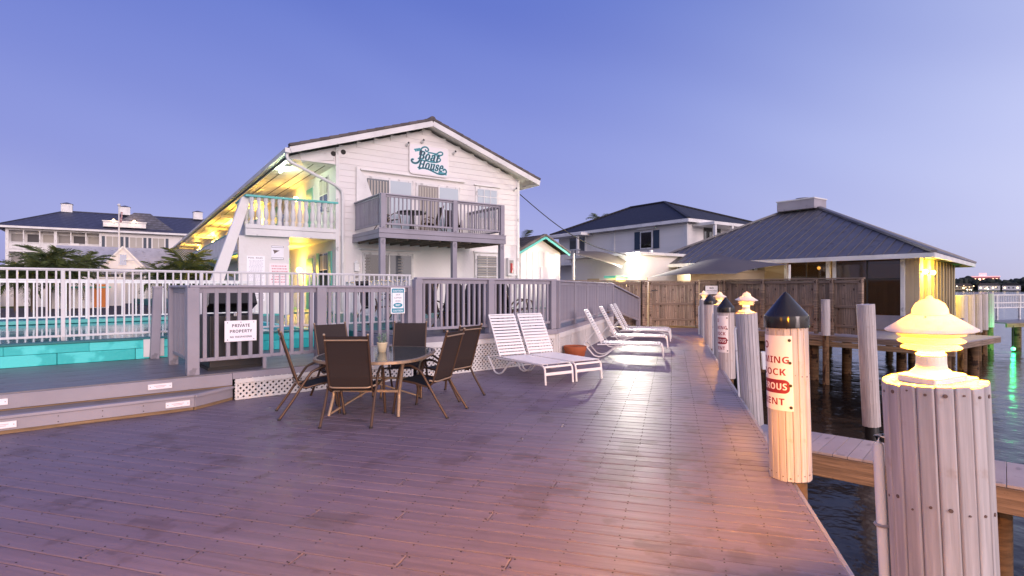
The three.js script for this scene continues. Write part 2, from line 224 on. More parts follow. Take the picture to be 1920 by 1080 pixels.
{ // upper terrace, one step higher, and the teal patio of the motel
  const c = toW(FD, 2.95, 0.02), o = structure('terrace');
  put(o, 'slab', flat([[c[0], c[1]], [-2.4, -11.75], [-2.0, -19.4], [-2.9, -20.6], toW(FH, 8.2, 0.3), toW(FH, 3.5, 3.6), toW(FD, 5.2, -4.9), toW(FD, 3.6, -1.9), toW(FD, 2.95, -2.2)], 0.07), M.upper, 0, 0.65, 0);
  const p = structure('patio', FD);
  put(p, 'painted_slab', flat([[2.95, -2.0], [5.2, -3.6], [9, -6], [16, -8], [16, -60], [4.4, -60], [4.4, -13.2], [-12, -13.2], [-12, -10.5], [2.42, -10.5], [2.42, -2.62], [2.95, -2.62]], 0.5), M.tealDeck, 0, 0.2, 0);
  // front fascia of the terrace
  const d = toW(FD, 2.95, 0.02), L = Math.hypot(-2.4 - d[0], -11.75 - d[1]), ry = Math.atan2(11.75 + d[1], -2.4 - d[0]);
  const f = structure('terrace_edge', FW, d[0], 0, d[1], ry); put(f, 'edge_board', rb(L, 0.1, 0.04, 0.005), M.taupe[0], L / 2, 0.665, 0.022);
  const e = Math.hypot(0.4, 7.65), r2 = Math.atan2(7.65, 0.4), f2 = structure('terrace_edge', FW, -2.4, 0, -11.75, r2); put(f2, 'edge_board', rb(e, 0.1, 0.04, 0.005), M.taupe[1], e / 2, 0.665, 0.022);
  put(o, 'stair_side', flat([toW(FD, 2.95, 0), toW(FD, 2.95, -2.2), toW(FD, 2.9, -2.2), toW(FD, 2.9, 0)], 0.28), M.taupe[1], 0, 0.41, 0);
}
// lattice skirts
function lattice(label, F, x, z, ry, L, h, y0, top) {
  const o = thing('lattice_skirt', label, 'lattice', F, x, y0, z, ry, undefined), g = [], p = 0.082, w = 0.031;
  for (const s of [-1, 1]) for (let c = -h; c < L + h; c += p) {
    let a = Math.max(0, s > 0 ? -c : c - L, 0), xa, xb, ya, yb;      // line x = c + s*y , y in 0..h
    ya = 0; yb = h; const xs = (q) => c + s * q;
    if (s > 0) { ya = Math.max(0, -c); yb = Math.min(h, L - c); } else { ya = Math.max(0, c - L); yb = Math.min(h, c); }
    if (yb - ya < 0.03) continue;
    const ln = (yb - ya) * Math.SQRT2, b = new THREE.BoxGeometry(ln, w, 0.006); g.push(move(b, (xs(ya) + xs(yb)) / 2, (ya + yb) / 2, s > 0 ? 0.005 : -0.002, 0, 0, s > 0 ? Math.PI / 4 : Math.PI * 0.75));
  }
  const m = put(o, 'lattice_slats', metreUV(merge(g)), M.white, 0, 0, 0); m.userData.kind = 'stuff';
  put(o, 'top_board', rb(L, top, 0.02, 0.003), M.white, L / 2, h - top / 2 + 0.004, 0.014);
  put(o, 'bottom_board', rb(L, 0.03, 0.018, 0.003), M.white, L / 2, 0.017, 0.013);
  put(o, 'end_board', rb(0.03, h - top - 0.034, 0.018, 0.003), M.white, 0.015, h / 2 - top / 2 + 0.016, 0.0135); put(o, 'end_board', rb(0.03, h - top - 0.034, 0.018, 0.003), M.white, L - 0.015, h / 2 - top / 2 + 0.016, 0.0135);
  return o;
}
lattice('low white lattice skirt under the deck by the private property sign', FD, 0.03, 0.012, 0, 2.9, 0.295, 0.002, 0.062);
{ const d = toW(FD, 3.0, 0.05), L = Math.hypot(-2.44 - d[0], -11.77 - d[1]); lattice('tall white lattice skirt behind the pair of white loungers', FW, d[0], d[1], Math.atan2(11.77 + d[1], -2.44 - d[0]), L, 0.615, 0.002, 0.1); }
{ const c = thing('corner_post', 'narrow white corner post where the two tall lattice skirts meet', 'post', FW, -2.41, 0, -11.79); put(c, 'post', rb(0.09, 0.615, 0.09, 0.005), M.white, 0, 0.309, 0); put(c, 'foot_trim', rb(0.105, 0.04, 0.105, 0.005), M.white, 0, 0.021, 0); }
lattice('long white lattice skirt under the terrace behind the terracotta pot', FW, -2.36, -11.8, Math.atan2(7.6, 0.4), 7.5, 0.615, 0.002, 0.1);

// ---------------------------------------------------------------- pool
{
  const o = thing('pool', 'raised turquoise swimming pool with painted block wall beside the deck', 'pool', FD);
  put(o, 'wall_core', bx(11.4, 0.33, 0.14), M.mortar, -3.3, 0.565, -2.72);
  let x = -9; for (let k = 0; x < 2.4; k++) { const w = Math.min(1.02, 2.4 - x); put(o, 'block', rb(w - 0.008, 0.178, 0.03, 0.006, k % 3), M.pool, x + w / 2, 0.49, -2.645 + rr(-0.002, 0.002)); x += w; }
  x = -9; for (let k = 0; x < 2.4; k++) { const w = Math.min(k ? 1.02 : 0.4, 2.4 - x); put(o, 'block', rb(w - 0.003, 0.135, 0.03, 0.004, k % 3), M.pool, x + w / 2, 0.651, -2.6445); x += w; }
  put(o, 'coping', rb(11.44, 0.035, 0.24, 0.01), M.tealDeck, -3.3, 0.738, -2.73);
  put(o, 'far_coping', rb(16, 0.09, 0.35, 0.01), M.teal, -4, 0.71, -10.4);
  put(o, 'side_wall', bx(0.16, 0.34, 7.7), M.pool, 2.32, 0.56, -6.5);
  put(o, 'basin_floor', bx(14, 0.04, 7.6), M.pool, -4.6, 0.02, -6.5);
  put(o, 'pool_water', metreUV(new THREE.PlaneGeometry(14.1, 7.7).rotateX(-Math.PI / 2)), M.poolWater, -4.7, 0.655, -6.55);
}

// ---------------------------------------------------------------- railings
function railing(label, F, x0, z0, x1, z1, y, H, o = {}) {
  const L = Math.hypot(x1 - x0, z1 - z0), g = thing(o.name ?? 'deck_railing', label, 'railing', F, x0, y, z0, Math.atan2(-(z1 - z0), x1 - x0), o.group), m = o.mat ?? M.taupe, mm = (k) => Array.isArray(m) ? m[k % 3] : m;
  const gap = o.gap ?? 0.12, bw = o.bw ?? 0.037, low = o.low ?? 0.1, pw = o.pw ?? 0.13, posts = o.posts ?? [0, L], cap = o.cap ?? 0.035, capW = o.capW ?? 0.12;
  for (const p of posts) put(g, 'post', rb(pw, H - cap, o.pd ?? pw, 0.006), mm(1), p, (H - cap) / 2, 0);
  put(g, 'top_rail', rb(L + (o.over ?? 0.08), cap, capW, 0.008), mm(2), L / 2, H - cap / 2, 0);
  for (let k = 0; k < posts.length - 1; k++) {
    const a = posts[k] + pw / 2, b = posts[k + 1] - pw / 2, w = b - a; if (w < 0.1) continue;
    put(g, 'upper_rail', rb(w, o.rh ?? 0.075, 0.04, 0.004), mm(0), (a + b) / 2, H - cap - (o.rh ?? 0.075) / 2 - 0.001, 0);
    put(g, 'lower_rail', rb(w, o.rl ?? 0.05, 0.04, 0.004), mm(1), (a + b) / 2, low + 0.025, 0);
    const n = Math.round(w / gap);
    for (let i = 0; i < n; i++) { const hh = H - cap - low - 0.002; put(g, 'baluster', rb(bw, hh, bw, 0.003), mm(i), a + w * (i + 0.5) / n, low + hh / 2, o.bz ?? 0.0); }
  }
  return g;
}
const r1 = railing('taupe deck railing carrying the private property and caution signs', FD, -0.48, -0.12, 2.95, -0.12, 0.4, 1.24, { posts: [0, 1.8, 3.43], gap: 0.148, bw: 0.05, low: 0.17, pw: 0.15 });
put(r1, 'rail_foot', rb(0.05, 0.17, 0.05), M.taupe[0], 0.95, 0.085, 0);
railing('short taupe railing returning from the corner post toward the pool', FD, -0.48, -0.2, -0.48, -1.5, 0.4, 1.24, { posts: [1.3], low: 0.17, gap: 0.12 });
{ const g = scene.children.at(-1); put(g, 'upper_rail', rb(1.16, 0.075, 0.04), M.taupe[0], 0.64, 1.165, 0); put(g, 'lower_rail', rb(1.16, 0.05, 0.04), M.taupe[1], 0.64, 0.2, 0); for (let i = 0; i < 10; i++) put(g, 'baluster', rb(0.04, 1.03, 0.04, 0.003), M.taupe[i % 3], 0.1 + i * 0.119, 0.69, 0); }
{ const g = thing('leaning_post', 'freestanding taupe gate post leaning against the turquoise pool wall', 'post', FD, -0.58, 0.4, -2.53, 0); put(g, 'post', rb(0.13, 1.2, 0.13, 0.006), M.taupe[0], 0.02, 0.6, 0, 0, 0, -0.04); put(g, 'post_cap', rb(0.15, 0.03, 0.15, 0.006), M.taupe[2], 0.045, 1.215, 0); put(g, 'backing_board', rb(0.3, 0.3, 0.03), M.white, 0.0, 0.18, -0.075); }
{ const a = toW(FD, 3.03, 0.0); railing('taupe terrace railing behind the dining table and white lounger backs', FW, a[0], a[1], -2.46, -11.8, 0.72, 1.07, { posts: [0, 1.62, 3.3], gap: 0.125, bw: 0.042, low: 0.12, pw: 0.14 }); }
railing('long taupe terrace railing running back along the loungers', FW, -2.41, -11.96, -2.02, -19.4, 0.72, 1.05, { posts: [0.02, 1.6, 3.1, 4.6, 6.1, 7.5], gap: 0.115, low: 0.09, pw: 0.1 });
{ // stairs from the terrace down to the dock, with sloping rails
  const ax = -2.02, az = -19.45, bz = -23.2, ry = Math.atan2(3.75, 0.7), g = thing('stairs', 'taupe wooden stairs with sloping handrails going down to the wooden gate', 'stairs', FW, ax, 0, az, ry), L = 3.8;
  for (let k = 0; k < 4; k++) put(g, 'tread', rb(0.5, 0.04, 1.2, 0.006), M.upper, 0.9 + 0.55 * k, 0.575 - 0.145 * k, -0.65);
  for (const z of [0, -1.3]) {
    put(g, 'handrail', bar([0, 1.74, z], [L, 1.2, z], 0.12, 0.045), M.taupe[2]); put(g, 'lower_rail', bar([0.05, 0.85, z], [L - 0.05, 0.3, z], 0.04, 0.07), M.taupe[1]);
    put(g, 'newel_post', rb(0.15, 1.18, 0.15, 0.006), M.taupe[1], L - 0.02, 0.59, z); put(g, 'newel_post', rb(0.13, 1.7, 0.13, 0.006), M.taupe[0], 0.02, 0.85, z);
    for (let i = 0; i < 22; i++) { const t = (i + 0.8) / 22.8, hh = 0.86; put(g, 'baluster', bx(0.04, hh, 0.04), M.taupe[i % 3], t * L, 0.83 - 0.53 * t + hh / 2 - 0.02, z); }
  }
}
// white pool fences
railing('near white metal pool fence standing on the turquoise block wall', FD, -9, -2.74, 4.6, -2.95, 0.757, 1.16, { name: 'pool_fence', mat: M.vinyl, posts: [0, 3.3, 5.55, 7.22, 9.2, 11.3, 13.6], gap: 0.118, bw: 0.026, pw: 0.055, low: 0.05, cap: 0.03, capW: 0.05, rh: 0.012, rl: 0.035 });
railing('far white pool fence between the pool and the parking lot', FD, -13, -10.62, 4.4, -10.62, 0.757, 1.08, { name: 'pool_fence', mat: M.whiteGloss, posts: [0, 2.4, 4.8, 7.2, 9.6, 12.0, 14.4, 17.4], gap: 0.165, bw: 0.035, pw: 0.09, low: 0.04, cap: 0.04, capW: 0.06, rh: 0.06, rl: 0.04 });
railing('white fence along the teal patio beneath the walkway', FD, 4.6, -3.0, 5.9, -9.3, 0.71, 1.1, { name: 'pool_fence', mat: M.vinyl, posts: [0, 2.1, 4.2, 6.4], gap: 0.13, bw: 0.025, pw: 0.06, low: 0.06, cap: 0.03, capW: 0.05, rh: 0.02, rl: 0.035 });

// ================================================================ MOTEL
const hotel = thing('motel_building', 'two storey white motel with gable front, script sign and yellow lit side walkways', 'building', FH);
{
  const h = hotel, Z = 58, xl = -0.65, xr = 7.22, rx = 2.85, ry = 7.72, sl = 0.335, base = 0.5;
  const wy = (x) => ry - Math.abs(x - rx) * sl;
  put(h, 'wall', prism([[xl, base], [xr, base], [xr, wy(xr)], [rx, ry], [xl, wy(xl)]], Z), M.stucco, 0, 0, -Z);
  // lap siding of the gable front
  let k = 0; for (let y = 3.42; y < 7.6; y += 0.215, k++) {
    const yt = y + 0.1; const half = Math.min(5.0, (ry - 0.05 - yt) / sl), a = Math.max(xl, rx - half), b = Math.min(xr, rx + half);
    put(h, 'siding_board', metreUV(new THREE.BoxGeometry(b - a, 0.2055, 0.02), k * 0.7, k * 0.3), M.siding[k % 3], (a + b) / 2, y + 0.105, 0.02, 0.05);
  }
  put(h, 'corner_board', rb(0.12, 5.7, 0.05, 0.005), M.white, xr - 0.04, 3.4, 0.03); put(h, 'corner_board', rb(0.12, 6.0, 0.05, 0.005), M.white, xl + 0.04, 3.55, 0.03);
  // roof: two slopes, rake boards, tiles along the rakes
  const ang = Math.atan(sl), eL = -2.3, eR = 7.95, F = 0.55;
  for (const [s, ex] of [[-1, eL], [1, eR]]) {
    const run = Math.abs(ex - rx), L = run / Math.cos(ang), mx = (ex + rx) / 2, my = ry + 0.13 - run * sl / 2;
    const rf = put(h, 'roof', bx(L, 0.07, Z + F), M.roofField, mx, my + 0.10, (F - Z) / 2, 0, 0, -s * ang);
    put(h, 'soffit', bx(L - 0.05, 0.02, Z + F - 0.04), M.white, mx, my - 0.012, (F - Z) / 2, 0, 0, -s * ang);
    put(h, 'rake_board', rb(L, 0.2, 0.045, 0.006), M.white, mx, my - 0.02, F + 0.01, 0, 0, -s * ang);
    const n = Math.floor(L / 0.33); for (let i = 0; i < n; i++) { const q = (i + 0.5) * L / n, px = ex - s * q * Math.cos(ang), py = ry + 0.13 - run * sl + q * Math.sin(ang); put(rf, 'rake_tile', rb(L / n + 0.03, 0.1, 0.24, 0.02), M.roofTile[(i * 2) % 3], 0, 0, 0).position.set(s * (L / 2 - q), 0.045, (Z + F) / 2 - 0.07); rf.children.at(-1).rotation.z = s * 0.05; }
    put(h, 'fascia', rb(0.03, 0.2, Z + F, 0.005), M.white, ex, ry + 0.13 - run * sl - 0.02, (F - Z) / 2);
  }
  put(h, 'ridge_tile', metreUV(new THREE.CylinderGeometry(0.13, 0.13, Z + F, 10, 1, false, 0, Math.PI * 2).rotateX(Math.PI / 2)), M.roofTile[1], rx, ry + 0.27, (F - Z) / 2);
  // gutter with elbow and downpipe on the walkway side
  const gy = ry + 0.13 - (rx - eL) * sl; const gut = put(h, 'gutter', prism([[0, 0], [-0.13, 0.02], [-0.15, 0.15], [-0.135, 0.15], [-0.115, 0.035], [0, 0.015]], Z + F), M.white, eL - 0.016, gy - 0.12, -Z); put(gut, 'end_plate', bx(0.15, 0.15, 0.01), M.white, -0.075, 0.08, Z + F + 0.005);
  put(h, 'downpipe', tube([[eL - 0.08, gy - 0.1, 0.42], [eL - 0.07, gy - 0.3, 0.42], [eL + 0.12, gy - 0.42, 0.4], [-0.75, 5.2, 0.14], [-0.48, 5.02, 0.1], [-0.44, 4.7, 0.1], [-0.44, 0.8, 0.1]], 0.055, 60, 8), M.white);
  // walkway on the long side
  put(h, 'walkway_slab', bx(1.4, 0.2, Z - 2), M.stucco, -1.35, 3.4, -(Z + 2) / 2); put(h, 'walkway_parapet', bx(0.1, 1.0, Z - 6), M.white, -2.05, 4.0, -(Z + 6) / 2); put(h, 'parapet_rail', rb(0.16, 0.06, Z - 6), M.teal, -2.05, 4.53, -(Z + 6) / 2); put(h, 'parapet_foot', rb(0.14, 0.07, Z - 6), M.teal, -2.06, 3.34, -(Z + 6) / 2);
  put(h, 'walkway_ceiling', bx(1.62, 0.03, Z - 0.3), M.white, -1.47, 5.93, -(Z) / 2 + 0.25);
  for (const x of [-1.95, -1.35, -0.95]) put(h, 'ceiling_joint', bx(0.025, 0.02, Z - 0.6), M.dark, x, 5.912, -Z / 2);
  for (let z = -9; z > -56; z -= 8) put(h, 'cross_beam', rb(1.4, 0.16, 0.12), M.white, -1.42, 5.83, z);
  // end landing with turned balusters
  put(h, 'landing_slab', bx(2.95, 0.22, 2.2), M.white, -2.08, 3.41, -1.05); put(h, 'landing_kerb', rb(2.95, 0.14, 0.16, 0.01), M.white, -2.08, 3.6, -0.03); put(h, 'landing_kerb', rb(0.16, 0.14, 2.0, 0.01), M.white, -3.46, 3.6, -1.15);
  put(h, 'landing_rail', rb(2.98, 0.07, 0.2, 0.01), M.teal, -2.07, 4.58, -0.03); put(h, 'landing_rail', rb(0.2, 0.07, 1.9, 0.01), M.teal, -3.46, 4.58, -1.1);
  const bal = lathe([[0.05, 0], [0.075, 0.01], [0.075, 0.12], [0.045, 0.15], [0.07, 0.22], [0.088, 0.32], [0.084, 0.42], [0.058, 0.56], [0.045, 0.64], [0.07, 0.67], [0.05, 0.7], [0.075, 0.76], [0.075, 0.88]], 12);
  for (let i = 0; i < 13; i++) put(h, 'turned_baluster', bal, M.white, -3.36 + i * 0.213, 3.67, -0.03);
  for (let i = 1; i < 8; i++) put(h, 'turned_baluster', bal, M.white, -3.46, 3.67, -0.1 - i * 0.24);
  put(h, 'buttress', prism([[-4.95, 0.5], [-4.55, 0.5], [-3.36, 4.545], [-3.62, 4.545]], 0.3, 0.01), M.stucco, 0, 0, -0.45);
  put(h, 'end_wall', bx(1.55, 2.75, 0.2), M.stucco, -2.95, 1.92, -0.25);
  // doors and windows of the long side, both floors
  function sideWindow(z, y, w, hh, shut) { const f = put(h, 'window', bx(0.06, hh + 0.12, w + 0.12), M.white, xl - 0.01, y + hh / 2, z); put(f, 'pane', bx(0.02, hh, w), M.pane, -0.032, 0, 0); put(f, 'glazing_bar', bx(0.02, 0.03, w), M.white, -0.046, 0, 0); put(f, 'glazing_bar', bx(0.02, hh, 0.03), M.white, -0.0465, 0, 0); put(f, 'blind', bx(0.012, hh * 0.45, w * 0.9), M.curtain, -0.038, hh * 0.22, 0); if (shut) for (const s of [-1, 1]) put(h, 'shutter', rb(0.05, hh + 0.1, 0.36), M.shutterTeal, xl - 0.03, y + hh / 2, z + s * (w / 2 + 0.28)); }
  function sideDoor(z, y) { const d = put(h, 'door', rb(0.06, 2.05, 0.9), M.shutterTeal, xl - 0.02, y + 1.03, z); put(d, 'door_frame', bx(0.04, 2.15, 1.04), M.white, 0.012, 0.03, 0); put(d, 'handle', cy(0.03, 0.03, 0.06, 8), M.metal, -0.05, 0, 0.34, 0, 0, Math.PI / 2); }
  for (const [y, first] of [[0.72, true], [3.5, false]]) for (let j = 0; j < 6; j++) { sideWindow(-1.35 - j * 6.2, y + 0.95, 0.95, 1.2, y < 1); sideDoor(-3.3 - j * 6.2, y); }
  // front doors and windows
  function slider(x0, x1, y0, y1, left, right) { const w = x1 - x0, hh = y1 - y0, f = put(h, 'sliding_door', rb(w + 0.16, hh + 0.1, 0.07), M.white, (x0 + x1) / 2, (y0 + y1) / 2, 0.035);
    put(f, 'pane', bx(w / 2 - 0.05, hh - 0.08, 0.02), left, -w / 4, 0, 0.036); put(f, 'pane', bx(w / 2 - 0.05, hh - 0.08, 0.02), right, w / 4, 0, 0.05); put(f, 'stile', rb(0.05, hh, 0.03), M.white, 0, 0, 0.055);
    if (y0 > 3) for (let i = 0; i < 7; i++) put(f, 'vertical_blind', bx(0.085, hh - 0.2, 0.006), M.curtain, -w / 2 + 0.1 + i * 0.112, 0, 0.05, 0, 0.35);
    return f; }
  slider(0.42, 2.19, 3.55, 5.62, M.pane, M.paneSkyTint); slider(2.45, 4.22, 3.55, 5.58, M.blind, M.paneSkyTint);
  const lo = slider(0.38, 2.2, 0.78, 2.85, M.paneDark, M.pane); for (const s of [-1, 1]) { for (let i = 0; i < 17; i++) put(lo, 'louvre', bx(0.2, 0.05, 0.012), M.blind, s * 0.84 - (s > 0 ? 0.4 : -0.02), -0.9 + i * 0.11, 0.062, 0.4); }
  function frontWin(x0, x1, y0, y1, pane, nx, ny, blind) { const w = x1 - x0, hh = y1 - y0, f = put(h, 'window', rb(w + 0.2, hh + 0.2, 0.07), M.white, (x0 + x1) / 2, (y0 + y1) / 2, 0.035); put(f, 'pane', bx(w, hh, 0.02), pane, 0, 0, 0.034); for (let i = 1; i < nx; i++) put(f, 'glazing_bar', bx(0.025, hh, 0.02), M.white, -w / 2 + w * i / nx, 0, 0.046); for (let i = 1; i < ny; i++) put(f, 'glazing_bar', bx(w, 0.025, 0.02), M.white, 0, -hh / 2 + hh * i / ny, 0.0465); if (blind) for (let i = 0; i < 12; i++) put(f, 'louvre', bx(w * 0.94, 0.07, 0.01), M.curtain, 0, -hh / 2 + hh * (i + 0.5) / 12, 0.05, 0.5); put(h, 'window_hood', rb(w + 0.34, 0.05, 0.1), M.white, (x0 + x1) / 2, y1 + 0.16, 0.06); }
  frontWin(5.12, 6.05, 4.5, 5.66, M.paneSkyTint, 3, 4); frontWin(5.1, 6.03, 1.65, 2.92, M.pane, 2, 3, true);
  put(h, 'door_hood', rb(4.3, 0.05, 0.12), M.white, 2.35, 5.86, 0.08); put(h, 'door_hood', rb(2.4, 0.05, 0.14), M.white, 1.35, 3.0, 0.09);
  put(h, 'privacy_panel', prism([[-0.02, 3.5], [0.95, 3.5], [0.62, 4.6], [0.3, 5.6], [-0.02, 5.95]], 0.06), M.white, 0.08, 0, 0.06, 0, 0, 0).rotation.y = -0.25;
  // security cameras under the gable, wall lantern, fire extinguisher box, soffit vents
  for (const [x, y] of [[2.0, 7.02], [2.62, 7.22], [4.0, 6.98], [6.95, 5.82]]) { const c = put(h, 'security_camera', cy(0.05, 0.06, 0.16, 10), M.whiteGloss, x, y, 0.15, Math.PI / 2 - 0.3); put(c, 'lens', cy(0.04, 0.04, 0.02, 10), M.black, 0, 0.085, 0); put(c, 'mount', cy(0.06, 0.06, 0.03, 10), M.white, 0, -0.1, 0); }
  for (const x of [-1.15, -0.8]) put(h, 'eave_vent', cy(0.09, 0.09, 0.03, 10), M.dark, x + 0.4, 6.3 + (x + 1.15) * 0.3, 0.03, Math.PI / 2);
  const wl = put(h, 'wall_lantern', rb(0.16, 0.3, 0.12), M.whiteGloss, 0.06, 2.35, 0.09); put(wl, 'lantern_top', cy(0.01, 0.11, 0.12, 8), M.whiteGloss, 0, 0.2, 0); put(wl, 'switch_box', bx(0.12, 0.16, 0.06), M.blind, 0.0, -0.3, -0.02);
  const fb = put(h, 'extinguisher_box', rb(0.32, 0.75, 0.16), M.white, 6.72, 2.5, 0.11); put(fb, 'window', bx(0.2, 0.56, 0.02), M.blind, 0, 0, 0.08); put(fb, 'extinguisher', cy(0.06, 0.06, 0.4, 10), M.red, 0.0, -0.05, 0.07);
  put(h, 'meter_pipe', rb(0.1, 0.5, 0.1), M.white, 7.1, 1.9, 0.12); 
  put(h, 'gable_infill', prism([[-2.2, 5.93], [xl - 0.001, 5.93], [xl - 0.001, wy(xl)], [-2.2, wy(-2.2)]], 0.1), M.siding[0], 0, 0, -0.1); put(h, 'infill_panel', rb(1.15, 0.3, 0.03), M.white, -1.3, 6.12, 0.02, 0, 0, 0.18);
  put(h, 'lower_walk', bx(2.2, 0.04, Z), M.tealDeck, -1.75, 0.74, -Z / 2 - 0.4);
}
{ // front balcony on posts
  const b = thing('front_balcony', 'taupe wooden balcony on posts in front of the motel gable', 'balcony', FH), L = 4.72, D = 2.55;
  put(b, 'floor', bx(L - 0.1, 0.1, D - 0.1), M.fence[1], L / 2, 3.43, D / 2 + 0.03);
  for (let i = 0; i < 12; i++) put(b, 'joist', bx(0.05, 0.2, D - 0.12), M.fence[i % 3], 0.15 + i * 0.4, 3.28, D / 2);
  for (const [y, hh] of [[3.44, 0.13], [3.29, 0.15]]) { put(b, 'fascia_board', rb(L + 0.16, hh, 0.04, 0.005), M.taupe[y > 3.4 ? 1 : 0], L / 2, y, D + 0.03); for (const x of [-0.05, L + 0.05]) put(b, 'fascia_board', rb(0.04, hh, D, 0.005), M.taupe[0], x, y, D / 2); }
  put(b, 'ledge', rb(L + 0.2, 0.03, 0.1, 0.005), M.taupe[2], L / 2, 3.52, D + 0.01);
  for (const x of [0.06, 2.68, L - 0.06]) { put(b, 'post', rb(0.16, 1.12, 0.16, 0.006), M.taupe[1], x, 4.08, D - 0.02); put(b, 'support_post', rb(0.17, 2.5, 0.17, 0.006), M.taupe[0], x, 1.96, D - 0.06); }
  put(b, 'top_rail', rb(L, 0.04, 0.13, 0.006), M.taupe[2], L / 2, 4.63, D - 0.02); put(b, 'lower_rail', rb(L, 0.06, 0.04), M.taupe[1], L / 2, 3.68, D - 0.02); put(b, 'upper_rail', rb(L, 0.06, 0.04), M.taupe[1], L / 2, 4.57, D - 0.02);
  const n = 31; for (let i = 0; i < n; i++) { const x = 0.18 + (L - 0.36) * i / (n - 1); if (Math.abs(x - 2.68) < 0.1) continue; put(b, 'baluster', rb(0.04, 0.86, 0.04, 0.003), M.taupe[i % 3], x, 4.13, D - 0.02); }
  for (const x of [0.03, L - 0.03]) { put(b, 'top_rail', rb(0.12, 0.04, D - 0.1, 0.006), M.taupe[2], x, 4.63, D / 2); put(b, 'lower_rail', rb(0.04, 0.06, D - 0.1), M.taupe[1], x, 3.68, D / 2); put(b, 'upper_rail', rb(0.04, 0.06, D - 0.1), M.taupe[0], x, 4.57, D / 2); for (let i = 0; i < 17; i++) put(b, 'baluster', rb(0.04, 0.86, 0.04, 0.003), M.taupe[i % 3], x, 4.13, 0.12 + i * 0.142); }
}
{ // script sign on the gable
  const s = thing('motel_sign', 'rounded white sign with dark teal script lettering on the motel gable', 'sign', FH, 2.92, 6.52, 0.05);
  const sh = new THREE.Shape(), w = 0.83, hh = 0.58, r = 0.16; sh.moveTo(-w + r, -hh); sh.lineTo(w - r, -hh); sh.quadraticCurveTo(w, -hh, w, -hh + r); sh.lineTo(w, hh - r); sh.quadraticCurveTo(w, hh, w - r, hh); sh.lineTo(-w + r, hh); sh.quadraticCurveTo(-w, hh, -w, hh - r); sh.lineTo(-w, -hh + r); sh.quadraticCurveTo(-w, -hh, -w + r, -hh);
  put(s, 'board', new THREE.ExtrudeGeometry(sh, { depth: 0.05, bevelEnabled: true, bevelSize: 0.008, bevelThickness: 0.008, bevelSegments: 1 }), M.siding[0]);
  const m = canvasMat(768, 512, (x, W, H) => {
    x.fillStyle = '#e4dfe2'; x.fillRect(0, 0, W, H); x.lineCap = 'round'; x.lineJoin = 'round';
    x.translate(W / 2, H / 2); x.scale(1.27, 1.2); x.translate(-392, -285); const path = (w2, col) => {
      x.strokeStyle = col; x.fillStyle = col; const st = (w, f) => { x.lineWidth = w + w2; x.beginPath(); f(); x.stroke(); };
      st(12, () => { x.moveTo(240, 215); x.bezierCurveTo(240, 90, 340, 60, 372, 110); x.bezierCurveTo(390, 150, 330, 165, 330, 130); });
      st(20, () => { x.moveTo(262, 150); x.bezierCurveTo(250, 260, 250, 330, 180, 352); x.bezierCurveTo(110, 365, 95, 300, 135, 300); });
      st(10, () => { x.moveTo(372, 170); x.bezierCurveTo(440, 150, 500, 190, 530, 150); x.bezierCurveTo(570, 110, 625, 130, 600, 165); x.bezierCurveTo(570, 200, 500, 170, 470, 190); });
      st(10, () => { x.moveTo(520, 230); x.bezierCurveTo(600, 220, 580, 290, 480, 300); x.bezierCurveTo(420, 306, 360, 300, 330, 290); });
      st(14, () => { x.moveTo(230, 430); x.bezierCurveTo(330, 380, 420, 440, 520, 468); x.bezierCurveTo(640, 490, 690, 440, 655, 395); x.bezierCurveTo(640, 378, 615, 390, 622, 408); });
      x.save(); x.transform(1, 0.04, -0.1, 1, 30, 0); x.lineWidth = w2; x.font = 'italic bold 178px serif'; if (w2) { x.strokeText('Boat', 205, 272, 330); x.strokeText('House', 215, 408, 400); } x.fillText('Boat', 205, 272, 330); x.fillText('House', 215, 408, 400);
      x.font = 'bold 44px serif'; x.save(); x.translate(150, 170); x.rotate(-0.35); if (w2) x.strokeText('THE', 0, 0); x.fillText('THE', 0, 0); x.restore();
      x.font = 'bold 36px serif'; x.save(); x.translate(548, 440); x.rotate(0.05); if (w2) x.strokeText('MOTEL', 0, 0); x.fillText('MOTEL', 0, 0); x.restore(); x.restore();
    };
    path(13, '#3fa9b4'); path(0, '#1d3446');
  });
  put(s, 'lettering', face(1.62, 1.08), m, 0, 0, 0.061);
}
